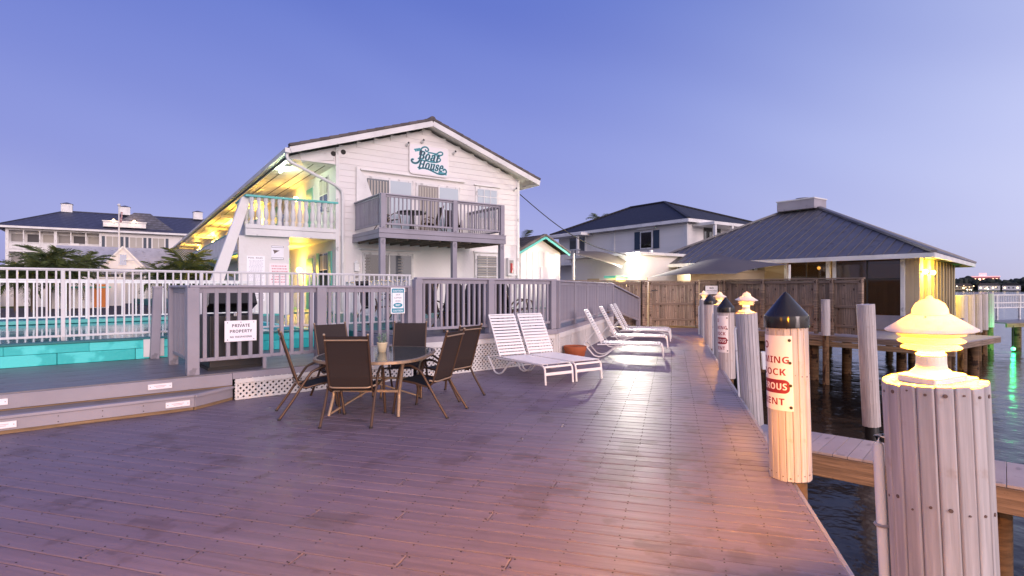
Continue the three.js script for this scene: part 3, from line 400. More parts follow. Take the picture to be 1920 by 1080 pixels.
{ // notices on the wall below the landing and the pool rule board
  const notice = (label, x, y, w, h, draw, cw = 256, ch = 256, F = FH, z = -0.14, ry = 0) => { const s = thing('notice_sign', label, 'sign', F, x, y, z, ry); put(s, 'board', bx(w, h, 0.015), M.whiteGloss); put(s, 'print', face(w - 0.01, h - 0.01), canvasMat(cw, ch, draw), 0, 0, 0.0095); return s; };
  const lines = (x, col, n, y0, dy, W) => { x.fillStyle = col; for (let i = 0; i < n; i++) { let q = 24 + rnd() * 20; while (q < W - 40) { const l = 8 + rnd() * 26; x.fillRect(q, y0 + i * dy, l, dy * 0.42); q += l + 7; } } };
  notice('white pool rules notice with grey lines on the end wall', -3.22, 2.15, 0.55, 1.0, (x, W, H) => { x.fillStyle = '#f2eff0'; x.fillRect(0, 0, W, H); x.fillStyle = '#777'; x.font = 'bold 34px sans-serif'; x.fillText('POOL  RULES', 18, 44); lines(x, '#bcbcc6', 20, 70, 21, W); }, 256, 512);
  notice('white no diving notice with red lettering below the pool rules', -3.22, 1.38, 0.56, 0.42, (x, W, H) => { x.fillStyle = '#f4f0f1'; x.fillRect(0, 0, W, H); x.fillStyle = '#c4182c'; x.font = 'bold 64px sans-serif'; x.fillText('NO DIVING', 8, 90, 490); lines(x, '#888', 4, 140, 30, W); }, 512, 300);
  notice('pinkish notice with red lines of text on the end wall', -2.5, 2.05, 0.62, 0.72, (x, W, H) => { x.fillStyle = '#f3e6e6'; x.fillRect(0, 0, W, H); lines(x, '#d0909a', 7, 20, 32, W); }, 300, 256);
  notice('small framed bird picture notice high on the end wall', -2.55, 2.78, 0.4, 0.48, (x, W, H) => { x.fillStyle = '#e6e6ea'; x.fillRect(0, 0, W, H); x.strokeStyle = '#555'; x.lineWidth = 6; x.strokeRect(6, 6, W - 12, 30); x.strokeRect(6, H - 36, W - 12, 30); x.fillStyle = '#5a4a44'; x.beginPath(); x.moveTo(30, 80); x.lineTo(170, 90); x.lineTo(110, 120); x.lineTo(60, 150); x.lineTo(50, 110); x.fill(); });
  // signs on the deck railing
  notice('white private property sign on the deck railing', 0.13, 0.98, 0.43, 0.3, (x, W, H) => { x.fillStyle = '#f5f1f6'; x.fillRect(0, 0, W, H); x.fillStyle = '#33303c'; x.textAlign = 'center'; x.font = 'bold 76px sans-serif'; x.fillText('PRIVATE', W / 2, 110, 400); x.fillText('PROPERTY', W / 2, 210, 450); x.font = 'bold 44px sans-serif'; x.fillText('NO TRESPASSING', W / 2, 300, 460); for (const [a, b] of [[40, 28], [256, 24], [470, 28], [40, 330], [470, 330]]) { x.beginPath(); x.arc(a, b, 8, 0, 7); x.fill(); } }, 512, 358, FD, -0.075);
  notice('teal and white caution sign about the slippery deck on the railing', 2.68, 1.38, 0.275, 0.455, (x, W, H) => {
    x.fillStyle = '#f4f6f8'; x.fillRect(0, 0, W, H); x.fillStyle = '#1f8ea4'; x.beginPath(); x.roundRect(14, 14, W - 28, H - 28, 30); x.fill(); x.fillStyle = '#f4f6f8'; x.fillRect(28, 96, W - 56, 316); x.textAlign = 'center'; x.font = 'bold 52px sans-serif'; x.fillText('CAUTION', W / 2, 76, 250); x.fillText('CAUTION', W / 2, 476, 250);
    x.fillStyle = '#3c5a68'; x.font = '44px sans-serif'; x.fillText('DECK', W / 2, 152); x.fillText('SLIPPERY', W / 2, 216, 230); x.fillText('WHEN', W / 2, 280); x.fillStyle = '#1f8ea4'; x.beginPath(); x.ellipse(W / 2, 348, 104, 46, 0, 0, 7); x.fill(); x.fillStyle = '#fff'; x.font = 'bold 56px sans-serif'; x.fillText('WET', W / 2, 368);
  }, 310, 512, FD, -0.07);
  // date plates on the step boards
  const plate = (label, x, y, z) => notice(label, x, y, 0.27, 0.07, (c, W, H) => { c.fillStyle = '#eeeaf0'; c.fillRect(0, 0, W, H); c.fillStyle = '#b9a7b0'; c.fillRect(60, 20, W - 120, 8); c.fillRect(80, 38, W - 160, 7); c.fillStyle = '#444'; for (const a of [18, W - 18]) { c.beginPath(); c.arc(a, H / 2, 5, 0, 7); c.fill(); } }, 256, 66, FD, z);
  plate('small white warning plate screwed to the upper step riser', -0.88, 0.305, 0.012); plate('small white warning plate on the lower riser near the step corner', -0.74, 0.108, 0.375); plate('small white warning plate on the lower riser far from the corner', -2.42, 0.105, 0.375);
  plate('small white warning plate on the upper riser far from the corner', -2.5, 0.305, 0.012);
}
{ // lamps of the walkways
  const wallLamp = (label, y, z, p) => { const o = thing('walkway_lamp', label, 'lamp', FH, -0.82, y, z, 0, 'yellow walkway lamps'); put(o, 'globe', new THREE.SphereGeometry(0.11, 14, 10), G.wall); put(o, 'bracket', rb(0.12, 0.08, 0.08), M.white, 0.11, 0.03, 0); lamp(o, 1, 0.54, 0.06, p, -0.02, 0, 0, 5); };
  wallLamp('glowing yellow wall lamp above the first upper walkway door', 5.35, -4.9, 10); for (const z of [-13, -22, -32, -44]) wallLamp('glowing yellow wall lamp along the far upper walkway', 5.35, z, z < -20 ? 45 : 26);
  wallLamp('glowing yellow wall lamp beside the first ground floor door', 2.35, -4.4, 36); wallLamp('glowing yellow wall lamp along the far ground floor walkway', 2.35, -13, 36);
  const fl = thing('eave_floodlight', 'white floodlight under the eave above the end landing', 'lamp', FH, -2.05, 5.86, -1.6); put(fl, 'tube_lamp', rb(0.08, 0.05, 1.1), glow(0.85, 1, 0.8, 5), 0, 0, 0); put(fl, 'housing', rb(0.14, 0.05, 1.2), M.white, 0, 0.05, 0); lamp(fl, 0.8, 1, 0.68, 10, 0, -0.06, 0, 8);
}

// ================================================================ DOCK: pilings, lanterns, pier
const slatGeo = (r, n, L, v) => memo(['sl', r, n, L, v].join(), () => metreUV(new RoundedBoxGeometry(2 * r * Math.sin(Math.PI / n) * (L > 2 ? 0.94 : 0.92), L, 0.03, 2, 0.008), v * 0.3, v * 0.7, true));
const nailGeo = [0.0035, 0.005, 0.007].map((q) => cy(q, q, 0.006, 8));
function piling(label, x, z, top, wrap, r, o = {}) {
  const lean = o.lean ?? 0.01, h = top - wrap, n = o.n ?? 18, g = thing('piling', label, 'piling', FW, x + 0.96 * lean * h, wrap, z - 0.28 * lean * h, 0, o.group ?? 'dock pilings');
  g.rotation.set(0.28 * lean, 0, 0.96 * lean);
  const low = -2.4 - wrap; put(g, o.sleeve ? 'black_sleeve' : 'log', cy(r - 0.045, r - 0.03, h - low - 0.01, 18), o.sleeve ? M.blackSleeve : M.log, 0, (h - 0.01 + low) / 2, 0);
  for (let i = 0; i < n; i++) { const a = (i + 0.5) / n * Math.PI * 2, dz = rr(-0.004, 0.006); put(g, 'slat', slatGeo(r, n, h, i % 4), M.slat[(i * 2 + (i >> 2)) % 3], Math.sin(a) * (r - 0.016), h / 2 + dz, Math.cos(a) * (r - 0.016), 0, a, 0);
    if (o.nails) for (const y of [h - 0.035, h - 0.42, 0.05]) put(g, 'nail', nailGeo[i % 3], M.nail, Math.sin(a) * (r - 0.002), y + rr(-0.02, 0.02), Math.cos(a) * (r + 0.0), Math.PI / 2, 0, 0).rotation.set(Math.PI / 2, 0, -a, 'YXZ'); }
  put(g, 'top_disc', cy(r - 0.028, r - 0.028, 0.02, 24), M.slat[1], 0, h - 0.014, 0);
  if (o.cap) { const c = put(g, 'cone_cap', lathe([[0.001, 0.3], [0.02, 0.285], [r + 0.004, 0.105], [r + 0.012, 0.095], [r + 0.012, 0], [r + 0.004, 0], [r + 0.002, 0.09]], 28), M.blackGloss, 0, h - 0.03, 0); }
  if (o.sign) {
    const rs = r + 0.004, hs = o.sign.h, cyl = new THREE.CylinderGeometry(rs, rs, hs, 30, 1, true, R(o.sign.a0), R(185)); put(g, 'warning_sign', cyl, signMat, 0, h - 0.09 - hs / 2, 0);
    lab(g.children.at(-1), 'curved white sign with red lettering');
    for (const f of [0.06, 0.36, 0.66, 0.95]) { const a = R(o.sign.a0 + 178); put(g, 'bolt', cy(0.013, 0.013, 0.01, 8), M.screw, Math.sin(a) * (rs + 0.003), h - 0.09 - hs * f, Math.cos(a) * (rs + 0.003)).rotation.set(Math.PI / 2, 0, -a, 'YXZ'); }
  }
  if (o.pipe) { const a = R(o.pipe); const px = Math.sin(a), pz = Math.cos(a), q = r + 0.02; put(g, 'conduit', tube([[px * (q - 0.07), h - 0.215, pz * (q - 0.07)], [px * (q - 0.03), h - 0.21, pz * (q - 0.03)], [px * (q - 0.006), h - 0.225, pz * (q - 0.006)], [px * q, h - 0.26, pz * q], [px * q, 0.0, pz * q], [px * q, -0.35, pz * q]], 0.018, 30, 8), M.whiteGloss); put(g, 'pipe_clamp', new THREE.TorusGeometry(0.022, 0.006, 6, 14), M.slat[0], px * q, h - 0.55, pz * q, Math.PI / 2); }
  return g;
}
const signMat = canvasMat(512, 680, (x, W, H) => {
  x.fillStyle = '#f3e9e6'; x.fillRect(0, 0, W, H); x.fillStyle = '#8e2430'; x.textAlign = 'center'; x.font = 'bold 92px sans-serif';
  x.fillText('NO', W / 2, 120); x.font = 'bold 84px sans-serif'; x.fillText('SWIMMING', W / 2 + 4, 250, 470); x.fillText('OFF DOCK', W / 2 + 4, 360, 440);
  x.beginPath(); x.roundRect(24, 400, W - 48, 124, 44); x.fill(); x.fillStyle = '#f3e9e6'; x.fillText('DANGEROUS', W / 2, 492, 430); x.fillStyle = '#8e2430'; x.fillText('CURRENT', W / 2 + 4, 630, 440);
}, 0.4);
const p1 = piling('white slatted piling with glowing lantern, beside the finger pier and a white conduit', 0.905, -2.343, 1.27, -0.9, 0.157, { lean: 0.05, nails: true, pipe: -104, n: 18 });
piling('white slatted piling with black cone cap and warning sign next to the finger pier', 0.93, -5.16, 1.3, 0.0, 0.164, { lean: 0.028, cap: true, nails: true, sign: { a0: -182, h: 0.62 } });
piling('white slatted piling with lantern and a small white fender box', 1.05, -8.84, 1.235, -0.42, 0.152, { lean: 0.06, n: 18, pipe: -75 });
{ const f = put(scene.children.at(-1), 'fender_box', rb(0.06, 0.26, 0.1, 0.01), M.whiteGloss, 0.2, 0.95, 0.02); }
piling('white slatted piling with black cone cap and warning sign facing the loungers', 1.02, -11.7, 1.15, -0.18, 0.156, { lean: 0.02, cap: true, sign: { a0: -177, h: 0.72 } });
piling('white slatted piling with lantern between the two coned pilings along the loungers', 1.12, -14.4, 1.2, -0.2, 0.147, { lean: 0.01, pipe: -80 });
piling('yellow lit slatted piling with black cone cap toward the wooden gate', 1.05, -17.1, 1.15, -0.15, 0.156, { cap: true });
piling('last slatted lantern piling on the dock before the wooden gate', 1.05, -20.2, 1.2, -0.2, 0.15, { pipe: -80 });
piling('tall freestanding white slatted piling with black sleeve rising from the water', 3.80, -12.9, 1.27, -1.22, 0.162, { lean: 0.05, sleeve: true });
piling('white slatted piling in front of the tiki building walkway', 4.9, -20.6, 1.22, 0.02, 0.135, { lean: 0.005 });

// lantern: square foot, flared neck, three louvres, brim, dome
const lan0 = (() => {
  const g = thing('dock_lantern', 'large white louvred lantern glowing on the piling beside the finger pier', 'lantern', FW, 0, 0, 0, 0, 'piling lanterns');
  put(g, 'foot', rb(0.21, 0.035, 0.17, 0.008), M.lampBody, 0, 0.018, 0);
  put(g, 'neck', lathe([[0.085, 0.035], [0.07, 0.05], [0.06, 0.06], [0.057, 0.08], [0.057, 0.115]], 24), M.lampBody);
  for (let k = 0; k < 3; k++) put(g, 'louvre', lathe([[0.07, 0.166 + k * 0.027], [0.112 + Math.min(k, 1) * 0.014, 0.142 + k * 0.027], [0.114 + Math.min(k, 1) * 0.014, 0.145 + k * 0.027], [0.072, 0.171 + k * 0.027]], 28), M.lampShade);
  put(g, 'diffuser', cy(0.05, 0.05, 0.11, 18), G.lantern, 0, 0.172, 0);
  put(g, 'brim', lathe([[0.068, 0.276], [0.16, 0.222], [0.172, 0.215], [0.173, 0.219], [0.07, 0.284]], 32), M.lampShade);
  put(g, 'dome', lathe([[0.069, 0.272], [0.067, 0.3], [0.055, 0.325], [0.032, 0.34], [0.014, 0.346], [0.01, 0.356], [0.001, 0.36]], 28), M.lampDome);
  put(g, 'screw', cy(0.006, 0.006, 0.02, 8), M.screw, -0.068, 0.272, 0.03, 0, 0, Math.PI / 2);
  lamp(g, 1, 0.37, 0.008, 76, 0, 0.185, 0, 2.5);
  return g;
})();
lan0.position.set(0.905 - 0.005, 1.262, -2.343); lan0.rotation.set(0.02, 0.62, 0.05);
lan0.scale.set(0.8, 0.87, 0.8);
const dim = (o, p) => { o.traverse((q) => { if (q.isPointLight) q.intensity = p; }); return o; };
for (const [l, x, y, z] of [['white louvred lantern glowing on the piling with the fender box', 1.05, 1.227, -8.84], ['white louvred lantern glowing on the piling midway along the loungers', 1.12, 1.19, -14.4], ['white louvred lantern glowing on the last dock piling before the gate', 1.05, 1.19, -20.2]]) { const o = dim(copyOf(lan0, l, FW, x, y, z, rr(0, 3)), 10); o.scale.set(0.92, 0.9, 0.92); }
// the lantern pilings at the near end of the deck, just behind the photographer: their light falls on the boards and the piling fronts
for (const [n, x, p] of [['at the corner of the near deck end', 0.98, 8], ['at the middle of the near deck end', -3.4, 60]]) { piling('white slatted lantern piling ' + n, x, 1.25, 1.27, -0.4, 0.157); dim(copyOf(lan0, 'white louvred lantern on the piling ' + n, FW, x, 1.262, 1.25, 0.3), p); }
{ // finger pier
  const a = Math.atan2(-0.431, 0.902), g = thing('finger_pier', 'narrow lower finger pier with grey boards leaving the dock toward the water', 'pier', FW, 1.0, -0.25, -7.78, a), L = 5.5;
  for (let i = 0; i < 38; i++) put(g, 'board', rb(0.141, 0.03, 0.92, 0.004, i % 3), M.taupe[i % 3], 0.07 + i * 0.145, -0.015, 0);
  for (const z of [-0.44, 0.44]) put(g, 'side_beam', rb(L, 0.24, 0.06, 0.006), M.fence[3], L / 2, -0.155, z);
  for (const x of [2.4, 5.0]) put(g, 'pile', cy(0.11, 0.12, 2, 12), M.log, x, -1.1, 0);
}

// ================================================================ FURNITURE ON THE DECK
const chair0 = (() => {
  const g = thing('dining_chair', 'brown sling patio chair at the glass dining table', 'chair', FW, 0, 0, 0, 0, 'sling chairs around the glass table');
  for (const s of [-1, 1]) {
    const x = s * 0.285; put(g, 'leg_and_arm', tube([[x * 1.02, 0.012, 0.42], [x, 0.24, 0.26], [x, 0.43, 0.14], [x, 0.56, 0.05], [x, 0.625, -0.1], [x, 0.6, -0.24], [x, 0.42, -0.285], [x * 1.02, 0.012, -0.34]], 0.0165, 40, 8), M.bronze);
    put(g, 'back_tube', tube([[s * 0.25, 0.425, -0.27], [s * 0.25, 0.4, -0.05], [s * 0.25, 0.365, 0.12], [s * 0.25, 0.42, 0.2], [s * 0.25, 0.7, 0.29], [s * 0.25, 1.06, 0.40]], 0.014, 40, 8), M.bronze);
    put(g, 'tip_cap', new THREE.SphereGeometry(0.017, 8, 6), M.paleBronze, s * 0.25, 1.065, 0.402);
    for (const z of [0.423, -0.343]) put(g, 'foot_cap', cy(0.02, 0.02, 0.02, 10), M.black, x * 1.02, 0.01, z);
  }
  const sheet = (pts, w) => { const t = 0.006, A = pts.map(([z, y]) => [z, y]), up = A.map((p, i) => { const q = A[Math.min(i + 1, A.length - 1)], o = A[Math.max(i - 1, 0)], dx = q[0] - o[0], dy = q[1] - o[1], l = Math.hypot(dx, dy); return [p[0] - dy / l * t, p[1] + dx / l * t]; }); return metreUV(prism([...A, ...up.reverse()], w).rotateY(-Math.PI / 2).translate(w / 2, 0, 0)); };
  put(g, 'back_sling', sheet([[0.155, 0.39], [0.2, 0.435], [0.245, 0.55], [0.285, 0.7], [0.34, 0.87], [0.395, 1.045]], 0.485), M.sling);
  put(g, 'seat_sling', sheet([[-0.29, 0.42], [-0.15, 0.405], [0.0, 0.38], [0.1, 0.37], [0.15, 0.385]], 0.485), M.slingSeat);
  put(g, 'cross_bar', tube([[-0.25, 1.0, 0.394], [0.25, 1.0, 0.394]], 0.011, 4, 8), M.paleBronze); put(g, 'cross_bar', tube([[-0.285, 0.45, 0.17], [-0.2, 0.43, 0.235], [0.2, 0.43, 0.235], [0.285, 0.45, 0.17]], 0.011, 12, 8), M.paleBronze);
  return g;
})();
const seatAt = (o, x, z, head) => { const h = R(head); o.position.set(x + Math.sin(h) * 0.42, 0, z - Math.cos(h) * 0.42); o.rotation.y = -h; };
[['brown sling chair with its back to the dock, at the table end', -3.58, -5.55, -17], ['brown sling chair beside the low lattice, turned sideways to the table', -4.75, -5.87, 48], ['brown sling chair by the railing behind the sideways chair', -5.02, -7.35, 118], ['brown sling chair at the table end below the caution sign', -3.98, -8.0, 164], ['brown sling chair nearest the loungers, its curved arm showing', -2.63, -6.6, -86], ['brown sling chair half hidden behind the one nearest the loungers', -2.78, -7.55, -72]].forEach(([l, x, z, h], i) => { const o = i ? copyOf(chair0, l, FW, 0, 0, 0) : lab(chair0, l); seatAt(o, x, z, h); });
{ // glass table
  const t = thing('dining_table', 'oval glass topped patio table with tan metal rim and splayed legs', 'table', FW, -3.83, 0, -6.72, R(13));
  const pt = (a, k) => { const c = Math.cos(a), s = Math.sin(a), e = 2 / 3; return [Math.sign(c) * Math.abs(c) ** e * (0.72 - k), Math.sign(s) * Math.abs(s) ** e * (0.92 - k)]; }, ring = (k) => Array.from({ length: 56 }, (_, i) => pt(i / 56 * Math.PI * 2, k));
  put(t, 'glass_top', flat(ring(0.03), 0.006), M.tableGlass, 0, 0.712, 0);
  const s = new THREE.Shape(ring(0).map(([x, z]) => new THREE.Vector2(x, -z))); s.holes.push(new THREE.Path(ring(0.035).map(([x, z]) => new THREE.Vector2(x, -z)))); put(t, 'rim', new THREE.ExtrudeGeometry(s, { depth: 0.03, bevelEnabled: true, bevelSize: 0.004, bevelThickness: 0.004, bevelSegments: 1 }).rotateX(-Math.PI / 2), M.paleBronze, 0, 0.685, 0);
  for (const [x, z] of [[1, 1], [-1, 1], [1, -1], [-1, -1]]) put(t, 'leg', tube([[x * 0.5, 0.69, z * 0.62], [x * 0.46, 0.5, z * 0.55], [x * 0.42, 0.25, z * 0.5], [x * 0.44, 0.0, z * 0.62]], 0.022, 16, 6), M.paleBronze);
  for (const z of [-0.5, 0.5]) put(t, 'stretcher', bar([-0.42, 0.3, z], [0.42, 0.3, z], 0.03, 0.03), M.paleBronze);
  put(t, 'brace', bar([-0.44, 0.02, 0.6], [0.1, 0.36, -0.1], 0.03, 0.02), M.paleBronze); put(t, 'brace', bar([0.44, 0.02, -0.6], [-0.1, 0.36, 0.1], 0.03, 0.02), M.paleBronze);
  const p = thing('potted_succulent', 'small cream pot with pale green sprigs on the glass table', 'plant', FW, -3.83, 0.719, -6.83);
  put(p, 'pot', lathe([[0.001, 0], [0.05, 0], [0.062, 0.08], [0.072, 0.115], [0.074, 0.135], [0.064, 0.135], [0.06, 0.11], [0.001, 0.11]], 24), M.cream); put(p, 'soil', cy(0.06, 0.06, 0.01, 16), M.soil, 0, 0.112, 0);
  const leaf = new THREE.ConeGeometry(0.009, 0.035, 4); for (let k = 0; k < 7; k++) { const a = k * 2.4, tl = rr(0.1, 0.35), L = rr(0.08, 0.16), gs = [bar([0, 0, 0], [Math.cos(a) * L * tl, L, Math.sin(a) * L * tl], 0.004, 0.004)]; for (let j = 0; j < 9; j++) { const q = 0.25 + 0.75 * j / 8; gs.push(move(leaf, Math.cos(a) * L * tl * q + rr(-0.008, 0.008), L * q, Math.sin(a) * L * tl * q + rr(-0.008, 0.008), rr(-1.2, 1.2), 0, rr(-1.2, 1.2))); } put(p, 'sprig', merge(gs), M.sprig, Math.cos(a) * 0.03, 0.11, Math.sin(a) * 0.03); }
}
const lounge0 = (() => {
  const g = thing('sun_lounger', 'x', 'lounger', FW, 0, 0, 0, 0, 'white strap loungers on the deck'), w = 0.29, up = R(62), bl = 0.86;
  for (const s of [-1, 1]) {
    const z = s * w; put(g, 'side_rail', tube([[-0.1, 0.30, z], [0.4, 0.315, z], [1.2, 0.325, z], [1.31, 0.31, z], [1.35, 0.25, z], [1.37, 0.012, z]], 0.017, 40, 8), M.strap);
    put(g, 'rear_loop_leg', tube([[0.5, 0.29, z], [0.3, 0.24, z], [0.08, 0.06, z], [-0.05, 0.02, z], [-0.18, 0.05, z], [-0.36, 0.26, z], [-0.42, 0.30, z]], 0.016, 36, 8), M.strap);
    put(g, 'back_rail', tube([[0.0, 0.325, z * 0.97], [-bl * Math.cos(up), 0.325 + bl * Math.sin(up), z * 0.97]], 0.015, 6, 8), M.strap);
    put(g, 'back_strut', tube([[-0.16, 0.6, z * 0.8], [-0.42, 0.3, z * 0.8]], 0.009, 6, 6), M.strap);
  }
  put(g, 'head_bar', tube([[-bl * Math.cos(up), 0.325 + bl * Math.sin(up), -w], [-bl * Math.cos(up), 0.325 + bl * Math.sin(up), w]], 0.016, 4, 8), M.strap); put(g, 'rear_bar', tube([[-0.42, 0.3, -w], [-0.42, 0.3, w]], 0.014, 4, 8), M.strap);
  put(g, 'foot_bar', rb(0.03, 0.035, 2 * w, 0.008), M.strap, 1.335, 0.3, 0); put(g, 'foot_bar', rb(0.025, 0.05, 2 * w, 0.008), M.strap, 1.356, 0.185, 0);
  for (let i = 0; i < 21; i++) put(g, 'seat_strap', rb(0.05, 0.006, 2 * w + 0.03, 0.002), M.strap, 0.04 + i * 0.0618, 0.342 + rr(-0.001, 0.001), 0);
  for (let i = 0; i < 13; i++) { const q = 0.06 + i * 0.0625; put(g, 'back_strap', rb(0.044, 0.006, 2 * w + 0.02, 0.002), M.strap, -q * Math.cos(up) + 0.016, 0.325 + q * Math.sin(up) + 0.008, 0, 0, 0, -up); }
  return g;
})();
lab(lounge0, 'white strap lounger in front of the lattice, nearer the dining table'); lounge0.position.set(-2.85, 0, -9.94); lounge0.rotation.y = R(-39.7);
for (const [l, x, z, a] of [['white strap lounger in front of the lattice, beside the terracotta pot', -2.43, -10.46, -39.7], ['white strap lounger across the dock just behind the terracotta pot', -1.56, -13.1, 1], ['white strap lounger second in the row across the dock', -1.48, -15.3, 0], ['white strap lounger third in the row across the dock', -1.42, -17.4, 0], ['white strap lounger last in the row, next to the stairs', -1.4, -18.3, 0]]) copyOf(lounge0, l, FW, x, 0, z, R(a));
{ const p = thing('terracotta_pot', 'round terracotta planter standing between the white loungers', 'planter', FW, -2.06, 0, -12.15); put(p, 'pot', lathe([[0.001, 0], [0.19, 0], [0.235, 0.22], [0.25, 0.23], [0.255, 0.32], [0.235, 0.325], [0.225, 0.28], [0.001, 0.27]], 32), M.terracotta); put(p, 'soil', cy(0.22, 0.22, 0.02, 20), M.soil, 0, 0.27, 0); }
{ // black storage bin behind the railing
  const b = thing('storage_bin', 'black storage bin with sloping lid behind the private property sign', 'bin', FD, 0.16, 0.4, -0.72);
  put(b, 'body', rb(0.74, 0.78, 0.62, 0.02), M.black, 0, 0.41, 0); put(b, 'lid', prism([[-0.33, 0], [0.33, 0], [0.3, 0.26], [-0.3, 0.26]], 0.4, 0.01), M.blackGloss, 0, 0.83, -0.22, -0.35); put(b, 'skid', bx(0.78, 0.06, 0.66), M.dark, 0, 0.01, 0); put(b, 'latch', rb(0.08, 0.05, 0.03), M.metal, 0, 0.8, 0.31);
}
// furniture on the terrace
function draped(label, F, x, z) {
  const u = thing('draped_cover', label, 'cover', F, x, 0.72, z, rr(0, 3)), g = lathe([[0.001, 1.02], [0.14, 1.0], [0.22, 0.9], [0.25, 0.6], [0.3, 0.25], [0.33, 0.06], [0.29, 0.05]], 40), p = g.attributes.position;
  for (let i = 0; i < p.count; i++) { const a = Math.atan2(p.getZ(i), p.getX(i)), k = 1 + (1.05 - p.getY(i)) * 0.16 * Math.sin(a * 9 + Math.sin(a * 2) * 2); p.setX(i, p.getX(i) * k); p.setZ(i, p.getZ(i) * k * 0.8); } g.computeVertexNormals(); put(u, 'fabric', g, M.cloth); put(u, 'tie_cord', new THREE.TorusGeometry(0.25, 0.008, 6, 24), M.black, 0, 0.55, 0, Math.PI / 2);
}
draped('dark draped fabric behind the terrace railing', FD, 4.6, -1.1); draped('dark fabric cover draped beside the covered grill', FD, 6.15, -1.5);  // plain dark drapes, no furniture modelled under the fabric
for (const [l, x, z, h] of [['dark sling chair on the terrace beside the draped fabric', 4.15, -1.0, 200], ['dark sling chair on the terrace facing the covered grill', 5.25, -1.9, 60], ['dark sling chair at the terrace corner post', 6.1, -0.75, 240]]) { const o = copyOf(chair0, l, FD, x, 0.72, z, R(h)); o.userData.group = 'dark chairs on the terrace'; o.position.y = 0.72; }
{ const g = thing('covered_grill', 'barbecue grill under a black cover on the terrace', 'grill', FD, 5.55, 0.72, -1.15, 0.2); put(g, 'cover', prism([[-0.48, 0.12], [0.48, 0.12], [0.5, 0.75], [0.34, 0.95], [0.25, 1.04], [-0.28, 1.04], [-0.42, 0.92], [-0.5, 0.7]], 0.5, 0.03), M.cloth, 0, 0, -0.25); for (const x of [-0.4, 0.4]) put(g, 'wheel', cy(0.07, 0.07, 0.04, 14), M.black, x, 0.07, 0.1, Math.PI / 2); }
{ const t = thing('bistro_table', 'round black metal table on the far terrace by the motel', 'table', FD, 5.1, 0.72, -4.2); put(t, 'top', cy(0.5, 0.5, 0.025, 28), M.black, 0, 0.72, 0); for (let k = 0; k < 4; k++) { const a = k * Math.PI / 2 + 0.4; put(t, 'leg', tube([[Math.cos(a) * 0.1, 0.71, Math.sin(a) * 0.1], [Math.cos(a) * 0.14, 0.4, Math.sin(a) * 0.14], [Math.cos(a) * 0.36, 0, Math.sin(a) * 0.36]], 0.014, 12, 6), M.black); }
  for (const [l, x, z, h] of [['black sling chair left of the round metal table', 4.3, -4.1, 80], ['black sling chair right of the round metal table', 5.9, -4.5, 275]]) { const o = copyOf(chair0, l, FD, x, 0.72, z, R(-h)); o.userData.group = 'chairs at the round metal table'; o.position.y = 0.72; } }
// furniture on the balcony
{ const t = thing('balcony_table', 'round dark table on the front balcony', 'table', FH, 1.55, 3.5, 1.5); put(t, 'top', cy(0.52, 0.5, 0.06, 28), M.black, 0, 0.74, 0); put(t, 'pedestal', cy(0.07, 0.1, 0.7, 12), M.black, 0, 0.36, 0); put(t, 'base', cy(0.28, 0.32, 0.05, 20), M.black, 0, 0.03, 0);
  for (const [l, x, z, h] of [['dark sling chair at the corner of the front balcony', 0.6, 1.7, 80], ['dark sling chair right of the balcony table', 2.35, 1.4, 280], ['dark sling chair near the middle post of the balcony', 3.3, 1.3, 200]]) { const o = copyOf(chair0, l, FH, x, 3.5, z, R(-h)); o.userData.group = 'chairs on the front balcony'; } }

// ================================================================ FENCES, TIKI BUILDING, NEIGHBOURS
function plankFence(label, x0, z0, x1, z1, y, h, posts) {
  const L = Math.hypot(x1 - x0, z1 - z0), g = thing('wooden_fence', label, 'fence', FW, x0, y, z0, Math.atan2(-(z1 - z0), x1 - x0)), n = Math.round(L / 0.142);
  for (let i = 0; i < n; i++) put(g, 'plank', vx(L / n - 0.007, h - 0.1 + 0.0 * i, 0.018, i % 5), M.fence[(i * 3 + (i >> 1)) % 5], L * (i + 0.5) / n, (h - 0.1) / 2 + 0.05 + rr(-0.006, 0.006), 0);
  for (const q of [0.16, 0.5, 0.93]) put(g, 'rail', rb(L, 0.09, 0.045, 0.005), M.fence[1], L / 2, h * q, 0.034);
  put(g, 'cap_rail', rb(L + 0.04, 0.04, 0.12, 0.006), M.fence[2], L / 2, h - 0.02, 0.01);
  for (const p of posts) put(g, 'post', rb(0.11, h - 0.045, 0.11, 0.008), M.fence[4], p, (h - 0.045) / 2, 0.07);
  return g;
}
plankFence('weathered wooden fence behind the sloping stair rail, left of the gate', -4.4, -22.4, -0.98, -23.45, 0, 1.92, [0.1, 1.9, 3.4]);
{ const g = plankFence('wooden gate fence closing the end of the dock', -0.92, -23.47, 1.05, -24.03, 0, 1.9, [0.05, 1.95]); put(g, 'latch', rb(0.04, 0.2, 0.04), M.black, 1.88, 1.0, 0.15); put(g, 'hinge', rb(0.25, 0.04, 0.02), M.black, 0.2, 1.5, 0.14); }
plankFence('narrow wooden fence panel between gate and tiki fence', 1.08, -24.05, 1.95, -24.3, 0, 1.93, [0.8]);
plankFence('tall wooden screen fence in front of the tiki building', 2.0, -24.25, 5.95, -20.35, 0.02, 1.92, [0.1, 1.9, 4.0, 4.55, 5.5]);
